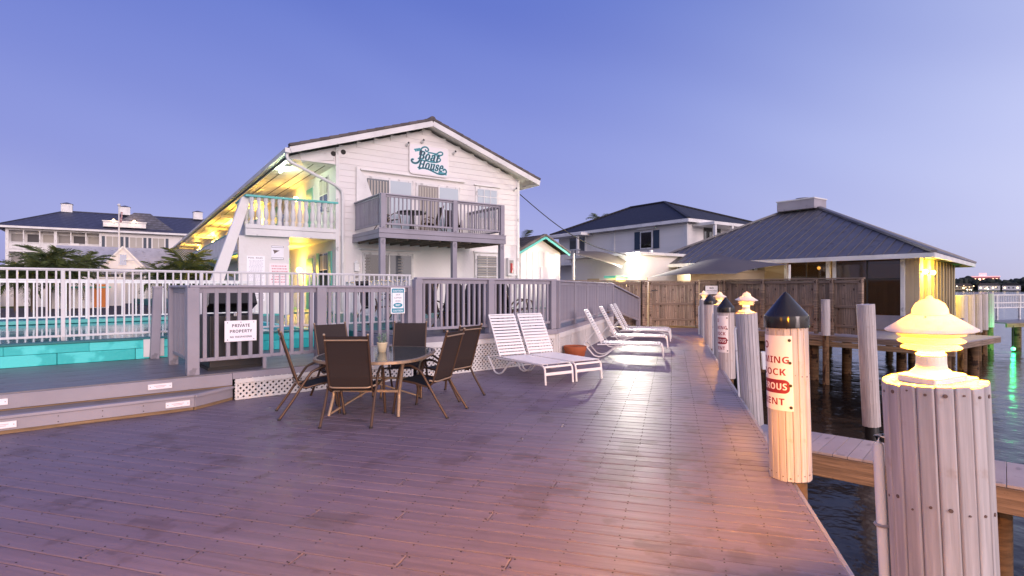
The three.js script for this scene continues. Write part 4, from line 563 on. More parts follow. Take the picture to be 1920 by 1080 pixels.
{ const s = thing('fence_sign', 'small white no trespassing sign on the fence panel by the gate', 'sign', FW, 1.55, 1.52, -24.08, 0.28); put(s, 'board', bx(0.5, 0.34, 0.015), M.whiteGloss, 0, 0, 0); put(s, 'print', face(0.49, 0.33), canvasMat(256, 176, (x, W, H) => { x.fillStyle = '#efe9e6'; x.fillRect(0, 0, W, H); x.fillStyle = '#3a3a40'; x.textAlign = 'center'; x.font = 'bold 60px sans-serif'; x.fillText('NO', W / 2, 70); x.font = 'bold 34px sans-serif'; x.fillText('TRESPASSING', W / 2, 120, 236); x.font = '18px sans-serif'; x.fillText('PRIVATE PROPERTY', W / 2, 156); }), 0, 0, 0.009); }
function hipRoof(parent, name, x0, x1, z0, z1, ye, A, B, mat, thick = 0.12, corners = null) {  // eave rectangle (or four corners), ridge from A to B ([x, y, z])
  const c = corners ?? [[x0, ye, z0], [x1, ye, z0], [x1, ye, z1], [x0, ye, z1]], pos = [], uv = [], tri = (...p) => { const u = V(...p[1]).sub(V(...p[0])).setY(0); const e = u.lengthSq() ? u.normalize() : V(1, 0, 0), n = V(...p[1]).sub(V(...p[0])).cross(V(...p[2]).sub(V(...p[0]))).normalize(), f = n.clone().cross(e); for (const q of p) { pos.push(...q); uv.push(V(...q).dot(e), V(...q).dot(f)); } };
  const alongX = Math.abs(A[0] - B[0]) > Math.abs(A[2] - B[2]);
  if (alongX) { tri(c[3], c[2], B); tri(c[3], B, A); tri(c[1], c[0], A); tri(c[1], A, B); tri(c[0], c[3], A); tri(c[2], c[1], B); }
  else { tri(c[0], c[3], B); tri(c[0], B, A); tri(c[2], c[1], A); tri(c[2], A, B); tri(c[1], c[0], A); tri(c[3], c[2], B); }
  const low = c.map((p) => [p[0], p[1] - 0.02, p[2]]); tri(low[0], low[1], low[2]); tri(low[0], low[2], low[3]);
  const g = new THREE.BufferGeometry(); g.setAttribute('position', new THREE.Float32BufferAttribute(pos, 3)); g.setAttribute('uv', new THREE.Float32BufferAttribute(uv, 2)); g.computeVertexNormals();
  const m = put(parent, name, g, mat);
  for (const [a, b] of [[0, 1], [1, 2], [2, 3], [3, 0]]) put(m, 'fascia', bar([c[a][0], ye - thick / 2, c[a][2]], [c[b][0], ye - thick / 2, c[b][2]], 0.05, thick), M.white);
  for (const [p, q] of [[c[0], A], [c[1], alongX ? B : A], [c[2], B], [c[3], alongX ? A : B], [A, B]]) put(m, 'hip_cap', bar([p[0], p[1] + 0.05, p[2]], [q[0], q[1] + 0.05, q[2]], 0.2, 0.09), mat);
  return m;
}
{ // tiki restaurant over the water
  const t = thing('tiki_building', 'low waterside building with grey metal hip roof and tan walls', 'building', FT), Z0 = -13.4;
  const C2 = [12.4, 2.82, -2.3], rf = hipRoof(t, 'roof', 0, 12, Z0, 0, 2.82, [5.5, 5.62, -8.2], [5.5, 5.62, -6.7], M.metalRoof, 0.17, [[0, 2.82, Z0], [12.4, 2.82, Z0], C2, [0, 2.82, 0]]);
  const seam = (p, q) => put(rf, 'seam', bar(p, q, 0.035, 0.045), M.metalRoof);
  for (let i = 1; i < 33; i++) { const z = Z0 + i * 0.407, h = Math.max(0.02, Math.min(1, (z - Z0) / (-8.2 - Z0), -z / 6.7)); seam([0.01, 2.835, z], [5.5 * h, 2.835 + 2.8 * h, z]); }
  for (let i = 1; i < 30; i++) { const s = i / 30, e = [12.4 * s, 2.835, -2.3 * s - 0.01], h = Math.max(0.02, s < 0.44 ? s / 0.44 : (1 - s) / 0.56), b = s < 0.44 ? [0, 0] : [12.4, -2.3]; seam(e, [b[0] + (5.5 - b[0]) * h, 2.835 + 2.8 * h, b[1] + (-6.7 - b[1]) * h]); }
  const ch = put(t, 'chimney', rb(1.2, 0.5, 1.9, 0.02), M.taupe[2], 5.5, 5.78, -7.45); put(ch, 'vent_cap', cy(0.35, 0.38, 0.12, 16), M.metalRoof, 0, 0.31, 0.1); put(ch, 'coping', rb(1.26, 0.06, 1.96), M.white, 0, 0.25, 0);
  const fl = 0.02, tp = 2.78, x0 = 0.75, z1 = -0.75;
  put(t, 'floor', flat([[0.3, -0.5], [11.6, -2.6], [11.6, -13], [0.3, -13]], 0.16), M.rawWood, 0, -0.14, 0); put(t, 'back_wall', bx(0.2, tp, 9), M.tan, 7.2, tp / 2, -7.6); put(t, 'end_wall', bx(10, tp, 0.2), M.tan, 6, tp / 2, -12.6); put(t, 'ceiling', flat([[0.6, -0.6], [11.6, -2.6], [11.6, -12.8], [0.6, -12.8]], 0.06), M.tan, 0, tp - 0.03, 0);
  // window wall facing the dock
  for (const z of [-12.4, -9.7, -7.0, -5.6, -3.85, -3.6, -1.2]) put(t, 'mullion', rb(0.14, tp - 0.1, 0.14), M.white, x0, tp / 2, z);
  for (const [a, b, m] of [[-12.4, -9.7, M.tikiGlass], [-9.7, -7, M.tikiGlass], [-7, -5.6, M.tan], [-5.6, -3.85, M.tikiGlass], [-3.6, -1.2, M.tikiGlass]]) { const p = put(t, m === M.tan ? 'wall_panel' : 'window', bx(0.05, tp - 0.12, b - a - 0.14), m, x0, tp / 2, (a + b) / 2); if (m !== M.tan) { put(p, 'glazing_bar', bx(0.06, tp - 0.12, 0.05), M.dark, 0, 0, 0); put(p, 'glazing_bar', bx(0.06, 0.06, b - a - 0.14), M.dark, 0.002, 0.55, 0); } }
  for (let i = 0; i < 3; i++) put(t, 'wall_board', rb(0.06, tp - 0.1, 0.14), M.beige, x0, tp / 2, -1.05 + i * 0.145);
  put(t, 'base_wall', rb(0.1, 0.55, 5), M.taupe[0], x0 - 0.02, 0.3, -1.9);
  // end facing the water with tall columns
  const wa = Math.atan2(2.3, 12.4), wz = (x) => z1 - 0.05 - (x - x0) * 0.1855; for (let i = 0; i < 12; i++) { const x = x0 + 0.1 + i * 0.85; put(t, 'column', rb(0.16, tp - 0.1, 0.16), i % 2 ? M.beige : M.tan, x, tp / 2, wz(x), 0, wa); if (i < 11) put(t, 'window', bx(0.67, tp - 0.12, 0.05), M.paneDark, x + 0.42, tp / 2, wz(x + 0.42) - 0.03, 0, wa); }
  for (const z of [-2.4, -5, -8, -12]) for (const x of [1, 5, 9.5]) put(t, 'support_pile', cy(0.16, 0.17, 2.2, 12), M.log, x, -1.2, z);
  const inside = thing('ceiling_lamp', 'warm lamp hanging inside the tiki building window', 'lamp', FT, 1.5, 2.45, -4.6); put(inside, 'bulb', new THREE.SphereGeometry(0.07, 12, 8), G.wall); put(inside, 'rod', cy(0.01, 0.01, 0.3, 6), M.black, 0, 0.2, 0); lamp(inside, 1, 0.62, 0.2, 16, 0, 0, 0, 3);
  for (const [l, x] of [['yellow wall lamp on the tiki column nearer the dock', 1.33], ['yellow wall lamp on the tiki column farther from the dock', 3.03]]) { const o = thing('wall_lamp', l, 'lamp', FT, x, 2.2, -0.6 - (x - 0.75) * 0.1855); put(o, 'globe', new THREE.SphereGeometry(0.09, 14, 10), G.wall); put(o, 'bracket', rb(0.06, 0.06, 0.12), M.black, 0, 0.0, -0.1); lamp(o, 1, 0.66, 0.1, 24, 0, 0, 0.02, 4); }
  // walkway in front of it
  const w = thing('tiki_walkway', 'grey boardwalk on piles in front of the tiki building', 'walkway', FT), n = 30; for (let i = 0; i < n; i++) put(w, 'board', rb(0.132, 0.03, 10.3, 0.004, i % 3), M.taupe[i % 3], -3.25 + 0.137 * (i + 0.5), 0.0, -3.6);
  for (const [x, y, h] of [[-3.28, -0.10, 0.17], [-3.27, -0.29, 0.17]]) put(w, 'edge_beam', rb(0.05, h, 10.3, 0.006), y < -0.2 ? M.rawWood : M.fence[3], x, y, -3.6); put(w, 'edge_beam', rb(4.1, 0.17, 0.05), M.fence[3], -1.2, -0.1, 1.53);
  for (const z of [1.2, -0.8, -2.6, -4.6, -6.6]) { put(w, 'pile', cy(0.15, 0.16, 2.3, 12), M.log, -2.9, -1.3, z); put(w, 'pile', cy(0.15, 0.16, 2.3, 12), M.log, -0.5, -1.3, z); }
}
{ // far dock on the right with its pilings
  const P = [[1803, 21.5], [1817, 23], [1831, 24.6], [1843, 26.5], [1855, 29]], f = 1040, a = R(16.1);
  const at = (px, d) => { const u = (px - 960) / f; return [d * (-Math.sin(a) + u * Math.cos(a)), -d * (Math.cos(a) + u * Math.sin(a))]; };
  const names = ['white wrapped piling nearest the tiki corner', 'white wrapped piling second from the tiki corner', 'white wrapped piling in the middle of the row beyond the tiki building', 'white wrapped piling fourth from the tiki corner', 'white wrapped piling where the far dock begins'];
  P.forEach(([px, d], i) => { const [x, z] = at(px, d); piling(names[i], x, z, 1.32, -0.25 - 0.05 * i, 0.19, { n: 14, group: 'pilings beyond the tiki building' }); });
  const [ax, az] = at(1846, 30), g = thing('far_dock', 'low far dock with white railing over open water', 'dock', FW, ax, -0.25, az, Math.atan2(-0.9, 1.0) + 1.35), L = 12;
  for (let i = 0; i < 40; i++) put(g, 'board', bx(0.29, 0.04, 2), M.upper, i * 0.3 + 0.15, 0, 0); put(g, 'side_beam', rb(L, 0.2, 0.08), M.rawWood, L / 2, -0.12, 1); 
  for (const x of [1.4, 4.4, 7.4]) put(g, 'pile', cy(0.2, 0.2, 2, 12), M.log, x, -1.1, 0.7);
  for (const x of [0.6, 2.6, 4.6, 6.6]) put(g, 'rail_post', rb(0.1, 1.5, 0.1), M.white, x, 0.75, -0.9); for (const y of [1.45, 1.0, 0.72]) put(g, 'rail', rb(7, 0.06, 0.04), M.white, 3.6, y, -0.88); for (let i = 0; i < 40; i++) put(g, 'picket', bx(0.03, 0.75, 0.03), M.white, 0.7 + i * 0.15, 1.1, -0.88);
  const gl = thing('green_dock_light', 'green light at the waterline under the far dock', 'lamp', FW, ...(() => { const [x, z] = at(1900, 27.5); return [x, -1.42, z]; })()); put(gl, 'globe', new THREE.SphereGeometry(0.09, 12, 8), G.green); put(gl, 'hanger', cy(0.015, 0.015, 1.1, 6), M.black, 0, 0.6, 0); lamp(gl, 0.03, 1, 0.25, 20, 0, 0, 0, 3);
}
{ // shed right of the motel
  const s = thing('white_shed', 'small white shed with teal trimmed gable beside the motel', 'shed', FH, 7.75, 0.3, -0.6), w = 2.3, hh = 2.95, rg = 3.55;
  put(s, 'wall', prism([[0, 0], [w, 0], [w, hh], [w / 2, rg - 0.02], [0, hh]], 3), M.stucco, 0, 0, -3);
  for (let i = 0; i < 7; i++) put(s, 'wall_board', rb(0.3, hh - 0.02, 0.015, 0.003), M.siding[i % 3], 0.17 + i * 0.327, hh / 2, 0.008);
  const a = Math.atan2(rg - hh, w / 2); for (const q of [-1, 1]) { const L = (w / 2 + 0.3) / Math.cos(a), cx = w / 2 + q * (w / 2 + 0.3) / 2, cyy = rg + 0.06 - (w / 2 + 0.3) * Math.tan(a) / 2; const r = put(s, 'roof', bx(L, 0.1, 3.5), M.roofField, cx, cyy + 0.07, -1.4, 0, 0, -q * a); put(s, 'teal_trim', rb(L, 0.1, 0.05), M.teal, cx, cyy - 0.02, 0.36, 0, 0, -q * a); for (let i = 0; i < 5; i++) put(r, 'rake_tile', rb(L / 5 + 0.02, 0.09, 0.2, 0.02), M.roofTile[i % 3], -L / 2 + L * (i + 0.5) / 5, 0.04, 1.69); }
  const d = put(s, 'door', rb(0.85, 1.95, 0.04), M.siding[0], 1.55, 1.3, 0.03); put(d, 'handle', rb(0.04, 0.14, 0.04), M.metal, 0.36, 0.1, 0.03);
}
{ // white neighbour house with hip roof
  const h = thing('neighbour_house', 'two storey white clapboard house with dark tiled hip roof', 'house', FX), ye = 6.05;
  put(h, 'wall', bx(6.4, 5.9, 13), M.siding[2], 3.2, 3.0, -6.5);
  for (let y = 0.9, k = 0; y < 5.9; y += 0.24, k++) { put(h, 'clapboard', bx(0.02, 0.245, 6.45), M.siding[k % 3], -0.008, y, -3.25, 0, 0, -0.04); put(h, 'clapboard', bx(6.3, 0.245, 0.02), M.siding[(k + 1) % 3], 3.2, y, 0.008, 0.04); }
  put(h, 'corner_board', rb(0.2, 5.9, 0.2), M.white, -0.02, 3, -0.02); put(h, 'corner_board', rb(0.1, 5.9, 0.16), M.white, -0.02, 3, -6.55); put(h, 'downpipe', cy(0.05, 0.05, 5.8, 8), M.white, -0.1, 3, 0.1);
  hipRoof(h, 'roof', -0.5, 9.5, -13.6, 0.5, ye, [4.4, 8.25, -9.0], [4.4, 8.25, -5.5], M.darkRoof, 0.22);
  const w = put(h, 'window', rb(0.1, 1.3, 1.15), M.white, -0.05, 4.95, -3.35); put(w, 'pane', bx(0.03, 1.08, 0.92), M.paneDark, -0.05, 0, 0); put(w, 'awning_box', rb(0.22, 0.2, 1.6), M.white, -0.08, 0.82, 0); for (const s of [-1, 1]) put(h, 'shutter', rb(0.06, 1.25, 0.5), M.navy, -0.06, 4.95, -3.35 + s * 0.86);
  // upper porch on the right side
  put(h, 'porch_roof', bx(6.2, 0.18, 1.7), M.white, 3.6, 5.72, 0.85); put(h, 'porch_floor', bx(6.2, 0.2, 1.7), M.white, 3.6, 3.6, 0.85); for (const x of [0.7, 2.5, 4.2, 6.5]) put(h, 'porch_post', rb(0.16, 1.95, 0.16), M.white, x, 4.67, 1.6); put(h, 'porch_rail', rb(6, 0.06, 0.06), M.white, 3.6, 4.65, 1.6); for (let i = 0; i < 40; i++) put(h, 'porch_picket', bx(0.04, 0.9, 0.04), M.white, 0.75 + i * 0.15, 4.2, 1.6);
  const pd = put(h, 'porch_door', bx(1.8, 2.0, 0.06), M.paneDark, 2.6, 4.72, 0.05); put(pd, 'frame', rb(0.08, 2.0, 0.08), M.white, 0, 0, 0.02);
  // left porch bay
  const bd = put(h, 'bay_door', rb(0.1, 2.2, 2.0), M.white, -0.03, 4.62, -10.6); put(bd, 'pane', bx(0.02, 2.0, 0.85), M.pane, -0.055, 0, -0.46); put(bd, 'pane', bx(0.02, 2.0, 0.85), M.pane, -0.055, 0, 0.46); put(bd, 'curtain', bx(0.012, 1.95, 0.3), M.curtain, -0.062, 0, 0.2); put(h, 'bay_roof', bx(1.2, 0.2, 4.2), M.white, -0.6, 5.8, -11); put(h, 'bay_post', rb(0.16, 2.2, 0.16), M.white, -1.0, 4.65, -9.5); put(h, 'bay_floor', bx(1.2, 0.2, 4.2), M.white, -0.6, 3.5, -11); for (let i = 0; i < 22; i++) put(h, 'bay_picket', bx(0.04, 0.95, 0.04), M.white, -1.1, 4.1, -9.2 - i * 0.17); put(h, 'bay_rail', rb(0.06, 0.06, 3.8), M.white, -1.1, 4.6, -11);
}
{ // low annex with the floodlight, garden wall, pillar with lamp
  const F = { a: R(50.9), x: -1.55, z: -27.7 }, n = thing('white_annex', 'low white annex with flat roof behind the wooden gate', 'building', F);
  put(n, 'wall', bx(6, 3.2, 5), M.stucco, 3, 1.6, -2.5); put(n, 'roof', rb(6.6, 0.14, 5.6), M.white, 3, 3.28, -2.5); put(n, 'door', rb(0.05, 2, 0.9), M.beige, -0.02, 1.1, -3.2); put(n, 'roof_vent', cy(0.18, 0.2, 0.25, 12), M.metal, 2.2, 3.47, -1.2);
  const fl = thing('floodlight', 'blazing white floodlight on the corner of the low annex', 'lamp', FW, -1.79, 2.93, -27.07); put(fl, 'lens', new THREE.SphereGeometry(0.2, 16, 10), G.flood); put(fl, 'housing', rb(0.12, 0.12, 0.3), M.metal, 0.04, 0.02, -0.25); { const sp = new THREE.SpotLight(new THREE.Color(1, 0.92, 0.78), 230, 0, R(86), 0.6); sp.position.set(0, 0, 0.02); sp.target.position.set(0.7, -2.6, 14); sp.castShadow = true; sp.shadow.radius = 5; sp.name = 'flood_light'; sp.target.name = 'flood_aim'; fl.add(sp, sp.target); }  // lens sphere enlarged to stand in for the glare around it
  const w = thing('garden_wall', 'low white garden wall with teal coping beside the shed', 'wall', { a: R(50.9), x: -4.1, z: -25.6 }); put(w, 'wall', bx(0.2, 1.75, 3), M.stucco, 0, 0.9, 0.6); put(w, 'coping', rb(0.32, 0.12, 3.1), M.teal, 0, 1.83, 0.6);
  const p = thing('gate_pillar', 'white pillar with teal cap beside the stair top', 'pillar', FW, -2.45, 0, -25.6, R(50.9)); put(p, 'shaft', rb(0.62, 2.05, 0.62, 0.01), M.stucco, 0, 1.03, 0); put(p, 'cap', rb(0.78, 0.1, 0.78, 0.01), M.teal, 0, 2.1, 0);
  const l = thing('pillar_lamp', 'yellow lamp glowing behind the terrace railing at the pillar', 'lamp', FW, -1.95, 1.72, -24.65); put(l, 'globe', new THREE.SphereGeometry(0.07, 12, 8), G.wall); put(l, 'stem', cy(0.02, 0.02, 1.72, 8), M.white, 0, -0.86, 0); lamp(l, 1, 0.62, 0.08, 18, 0, 0, 0, 3);
  const c = thing('beige_hut', 'low beige hut behind the wooden fence under the dark sail', 'hut', FW, 2.2, 0, -27.2, R(20)); put(c, 'wall', bx(3.6, 2.3, 1.6), M.beige, 0, 1.15, 0); put(c, 'trim', rb(3.7, 0.1, 1.7), M.tan, 0, 2.34, 0); put(c, 'door', rb(0.9, 1.9, 0.04), M.tan, -0.9, 1.0, 0.81);
}
function sail(label, mat, P, sag) { const g = thing('shade_sail', label, 'shade sail'), N = 14, [a, b, c, d] = P.map((p) => V(...p)), geo = new THREE.PlaneGeometry(1, 1, N, N), pos = geo.attributes.position; for (let i = 0; i < pos.count; i++) { let u = pos.getX(i) + 0.5, v = pos.getY(i) + 0.5; const e = 1 - 0.18 * (1 - Math.abs(2 * v - 1) ** 2), e2 = 1 - 0.18 * (1 - Math.abs(2 * u - 1) ** 2); const uu = 0.5 + (u - 0.5) * e, vv = 0.5 + (v - 0.5) * e2; const p = a.clone().lerp(b, uu).lerp(d.clone().lerp(c, uu), vv); pos.setXYZ(i, p.x, p.y - sag * Math.sin(Math.PI * u) * Math.sin(Math.PI * v), p.z); } geo.computeVertexNormals(); put(g, 'fabric', geo, mat); for (const p of [a, c]) put(g, 'corner_pole', cy(0.05, 0.05, p.y + 0.3, 8), M.white, p.x, (p.y + 0.3) / 2 - 0.3, p.z); return g; }
sail('tan shade sail stretched between the shed and the floodlit annex', M.sail, [[-4.4, 3.2, -25.6], [-5.2, 3.75, -31], [-1.6, 3.1, -29.5], [-2.3, 2.55, -26.6]], -0.25);
sail('dark grey shade sail in front of the tiki roof', M.sailGrey, [[-1.0, 2.05, -24.4], [2.0, 3.3, -28.5], [4.6, 2.55, -24.9], [2.35, 2.15, -22.9]], -0.28);
{ const w = thing('power_line', 'black overhead cable from the motel corner to the annex', 'cable'); const pts = []; for (let i = 0; i <= 16; i++) { const t = i / 16; pts.push([-6.4 + 4.4 * t, 5.7 - 2.5 * t - 0.55 * Math.sin(Math.PI * t), -23.44 - 4.6 * t]); } put(w, 'wire', tube(pts, 0.022, 32, 6), M.black); }

// ================================================================ LEFT BACKGROUND
{ // big apartment house
  const b = thing('apartment_building', 'three storey white apartment house with blue roof and screened balconies', 'building', FB);
  put(b, 'wall', bx(40, 8.6, 12), M.stucco, 20, 4.6, -7.7); put(b, 'wall', bx(8.6, 8.6, 1.68), M.stucco, 13.45, 4.6, -0.86);
  for (const [x0, n] of [[0, 6], [17.8, 6]]) {
    for (const y of [3.35, 6.1, 8.72]) put(b, 'balcony_slab', rb(9.15, 0.3, 1.75), M.white, x0 + 4.55, y, -0.84);
    for (let i = 0; i <= n; i++) put(b, 'balcony_post', rb(i % 3 ? 0.12 : 0.3, 8.3, 0.16), M.white, x0 + 0.1 + i * 1.49, 4.6, -0.05);
    for (const y of [3.5, 6.25]) { put(b, 'balcony_panel', bx(9, 0.75, 0.04), M.white, x0 + 4.55, y + 0.42, -0.06); put(b, 'balcony_rail', rb(9, 0.08, 0.1), M.white, x0 + 4.55, y + 0.86, -0.05);
      for (let i = 0; i < n; i++) { const d = put(b, i % 3 === 1 ? 'balcony_door' : 'balcony_window', bx(1.15, 1.9, 0.06), i % 3 === 1 ? M.paneMatte : i % 3 ? M.curtain : M.blind, x0 + 0.85 + i * 1.49, y + 1.05, -1.68); put(d, 'frame', bx(1.27, 0.08, 0.08), M.white, 0, 0.97, 0.01); } }
  }
  for (const x of [10.3, 12.8, 15.3]) { const w = put(b, 'window', bx(1.3, 1.4, 0.06), M.curtain, x, 7.55, -0.01); put(w, 'glazing_bar', bx(0.06, 1.4, 0.03), M.white, 0, 0, 0.04); for (const s of [-1, 1]) put(b, 'shutter', rb(0.34, 1.45, 0.06), M.navy, x + s * 0.98, 7.55, 0.0); }
  hipRoof(b, 'roof', -0.9, 41, -15, 0.8, 9.0, [5, 11.9, -7], [36, 11.9, -7], M.blueRoof, 0.25);
  const g2 = put(b, 'cross_roof', prism([[-4.2, 0], [4.2, 0], [0.9, 2.55], [-0.9, 2.55]], 7), M.blueRoof, 13.5, 9.02, -7.5);
  for (const [x, z, y] of [[5.2, -7, 11.75], [11.6, -6, 11.75], [20.5, -6.5, 11.8]]) { const c = put(b, 'cupola', rb(1.2, 1.1, 1.2), M.white, x, y + 0.55, z); put(c, 'cupola_roof', cy(0.1, 0.95, 0.25, 4), M.blueRoof, 0, 0.66, 0, 0, Math.PI / 4); }
  const p = put(b, 'roof_deck', rb(4.6, 0.7, 1.6), M.white, 11.6, 9.85, -0.6); put(p, 'parapet', rb(4.8, 0.12, 1.8), M.white, 0, 0.38, 0);
  for (const [l, x] of [['orange lamp on the lit roof deck of the apartment house, by the flagpole', 10.4], ['orange lamp on the lit roof deck of the apartment house, right of the flagpole', 12.6]]) { const o = thing('roof_lamp', l, 'lamp', FB, x, 10.35, 0.3); put(o, 'globe', new THREE.SphereGeometry(0.16, 10, 8), G.far); put(o, 'stem', cy(0.03, 0.03, 0.3, 6), M.white, 0, -0.2, 0); lamp(o, 1, 0.6, 0.3, 4, 0, 0, 0.1, 4); }
}
{ // small gabled house in front of it
  const F = { a: R(50.9), x: -46.95, z: -32.7 }, h = thing('gabled_house', 'small pale grey roofed house with a white gable dormer', 'house', F);
  put(h, 'wall', bx(9.5, 2.8, 6), M.stucco, 4.6, 1.6, -3);
  put(h, 'roof', move(prism([[-3.6, 0], [3.6, 0], [0, 2.2]], 10.6), -0.6, 0, 0, 0, Math.PI / 2, 0), M.paleRoof, 0, 3.0, -3);
  put(h, 'dormer_wall', prism([[-1.5, 0], [1.5, 0], [0, 1.75]], 2.4), M.siding[0], 4.0, 3.2, -1.9); for (const s of [-1, 1]) put(h, 'dormer_rake', bar([4.0 + s * 1.7, 3.05, 0.56], [4.0, 5.05, 0.56], 0.16, 0.14), M.white); const w = put(h, 'dormer_window', rb(0.6, 1.0, 0.06), M.white, 4.0, 3.95, 0.52); put(w, 'pane', bx(0.46, 0.86, 0.03), M.paneBlue, 0, 0, 0.03); put(h, 'chimney', rb(0.6, 1.0, 0.6), M.white, 0.6, 4.9, -3.4);
  put(h, 'porch_roof', bx(9.5, 0.12, 1.6), M.paleRoof, 4.6, 2.9, 0.8, 0.15); for (let i = 0; i < 6; i++) put(h, 'porch_post', rb(0.14, 2.5, 0.14), M.white, 0.4 + i * 1.7, 1.5, 1.4);
}
{ const f = thing('flagpole', 'tall white flagpole with a limp striped flag', 'flagpole', FW, -44.5, 0.3, -35.5); put(f, 'pole', cy(0.05, 0.09, 8.2, 10), M.white, 0, 4.1, 0); put(f, 'finial', new THREE.SphereGeometry(0.12, 10, 8), M.white, 0, 8.25, 0);
  const m = canvasMat(64, 128, (x) => { x.fillStyle = '#c9b9b9'; x.fillRect(0, 0, 64, 128); x.fillStyle = '#8d2b33'; for (let i = 0; i < 7; i++) x.fillRect(0, i * 19, 64, 9); x.fillStyle = '#27325a'; x.fillRect(0, 0, 30, 56); }, 0.9); m.side = THREE.DoubleSide; const g = new THREE.PlaneGeometry(0.34, 0.85, 12, 6), p = g.attributes.position; for (let i = 0; i < p.count; i++) p.setZ(i, 0.09 * Math.sin(p.getX(i) * 16 + p.getY(i))); g.computeVertexNormals(); put(f, 'flag', g, m, 0.24, 7.2, 0); put(f, 'cross_arm', rb(3.4, 0.06, 0.06), M.white, 0, 3.6, 0); }
{ // white wall and sheds across the parking lot
  const w = thing('parking_wall', 'long white wall across the parking lot', 'wall', FD, 3, 0.3, -41.5); put(w, 'wall', bx(34, 2.0, 0.3), M.stucco, -17, 1, 0); put(w, 'coping', rb(34.2, 0.1, 0.4), M.white, -17, 2.05, 0);
  const s = thing('white_locker', 'pair of white lockers against the parking lot wall', 'locker', FD, -6.6, 0.3, -40.2); put(s, 'body', rb(5.6, 2.2, 1.2), M.whiteGloss, 0, 1.1, 0); for (const x of [-1.35, 1.35]) { const d = put(s, 'door', rb(2.5, 2.0, 0.05), M.white, x, 1.1, 0.61); put(d, 'handle', rb(0.08, 0.2, 0.06), M.black, 1.0, 0, 0.04); }
  const k = thing('teal_stall', 'small white stall with teal counter and orange panel', 'stall', FD, 0.2, 0.3, -37); put(k, 'counter', rb(3, 1.3, 1.2), M.white, 0, 0.65, 0); put(k, 'counter_top', rb(3.2, 0.1, 1.4), M.teal, 0, 1.35, 0); put(k, 'panel', rb(0.7, 1.5, 0.06), M.orange, 1.0, 0.8, 0.64); put(k, 'awning', rb(3.4, 0.08, 1.6), M.white, 0, 2.4, 0.1); for (const x of [-1.4, 1.4]) put(k, 'post', rb(0.1, 1.0, 0.1), M.white, x, 1.9, 0.5);
}
function car(label, F, x, z, ry, paint) {
  const c = thing('parked_car', label, 'car', F, x, 0.3, z, ry, 'cars in the parking lot');
  put(c, 'body', prism([[-2.2, 0.3], [2.15, 0.3], [2.2, 0.62], [2.05, 0.82], [1.0, 0.95], [-1.9, 0.98], [-2.2, 0.85]], 1.6, 0.06), paint, 0, 0, -0.8); put(c, 'cabin', prism([[-1.8, 0.96], [0.95, 0.96], [0.35, 1.42], [-1.35, 1.46]], 1.36, 0.04), paint, 0, 0, -0.68);
  for (const s of [-1, 1]) { put(c, 'side_window', prism([[-1.6, 1.0], [0.75, 1.0], [0.27, 1.37], [-1.28, 1.4]], 0.02), M.paneDark, 0, 0, s > 0 ? 0.715 : -0.735); for (const wx of [-1.4, 1.4]) { const w = put(c, 'wheel', cy(0.33, 0.33, 0.2, 20), M.black, wx, 0.33, s * 0.78, Math.PI / 2); put(w, 'rim', cy(0.2, 0.2, 0.21, 14), M.metal, 0, 0, 0); } put(c, 'headlight', rb(0.08, 0.14, 0.36), G.farWhite, 2.2, 0.68, s * 0.55); put(c, 'tail_light', rb(0.06, 0.14, 0.3), M.red, -2.26, 0.74, s * 0.58); }
  put(c, 'windscreen', bar([0.98, 1.0, 0], [0.4, 1.4, 0], 1.26, 0.03), M.paneDark); put(c, 'rear_window', bar([-1.84, 1.0, 0], [-1.4, 1.42, 0], 1.26, 0.03), M.paneDark);
}
car('white parked car with its lights on in the lot', FD, -11.5, -17.5, R(-70), M.whiteGloss); car('red parked car at the far edge of the lot', FD, -14.5, -19.5, R(-60), M.red); car('dark parked car across the lot by the wall', FD, -12.5, -35, R(10), M.black);

// palms
const frondGeo = [0, 1, 2].map((v) => { const gs = [], n = 17, L = 1.9 + 0.25 * v, droop = 0.75 + 0.2 * v, at = (t) => V(L * t * (1 - 0.22 * t), 0.55 * t - droop * t * t * 1.25, 0);
  for (let i = 0; i < 8; i++) { const a = at(i / 8), b = at((i + 1) / 8); gs.push(bar(a.toArray(), b.toArray(), 0.03, 0.02)); }
  for (let i = 2; i <= n; i++) for (const s of [-1, 1]) { const t = i / n, p = at(t), l = 0.62 * Math.sin(Math.PI * (0.12 + 0.8 * t)) + 0.1, q = p.clone().add(V(l * 0.55, -l * rr(0.25, 0.6), s * l * 0.8)), w = 0.032; const g = new THREE.BufferGeometry(); g.setAttribute('position', new THREE.Float32BufferAttribute([p.x - w, p.y, p.z, p.x + w, p.y, p.z, (p.x + q.x) / 2 + w, (p.y + q.y) / 2 + 0.03, (p.z + q.z) / 2, p.x - w, p.y, p.z, (p.x + q.x) / 2 + w, (p.y + q.y) / 2 + 0.03, (p.z + q.z) / 2, q.x, q.y, q.z], 3)); g.computeVertexNormals(); g.setAttribute('uv', new THREE.Float32BufferAttribute(new Array(12).fill(0), 2)); gs.push(g); }
  return merge(gs); });
function palm(label, F, x, y, z, h, sc, nf = 20, lean = 0) {
  const p = thing('palm_tree', label, 'palm', F, x, y, z, rr(0, 6), 'palms'); const top = [lean, h, 0]; put(p, 'trunk', tube([[0, 0, 0], [lean * 0.3, h * 0.5, 0], top], 0.13 * Math.min(1.2, sc), 12, 8), M.trunk);
  for (let i = 0; i < nf; i++) { const a = i * 2.399, tilt = -0.7 + 2.1 * (i / nf) + rr(-0.1, 0.1), m = put(p, 'frond', frondGeo[i % 3], M.frond[(i * 2) % 3], ...top); m.rotation.set(rr(-0.4, 0.4), a, tilt * 0.8, 'YXZ'); m.scale.setScalar(sc * rr(0.85, 1.1)); }
}
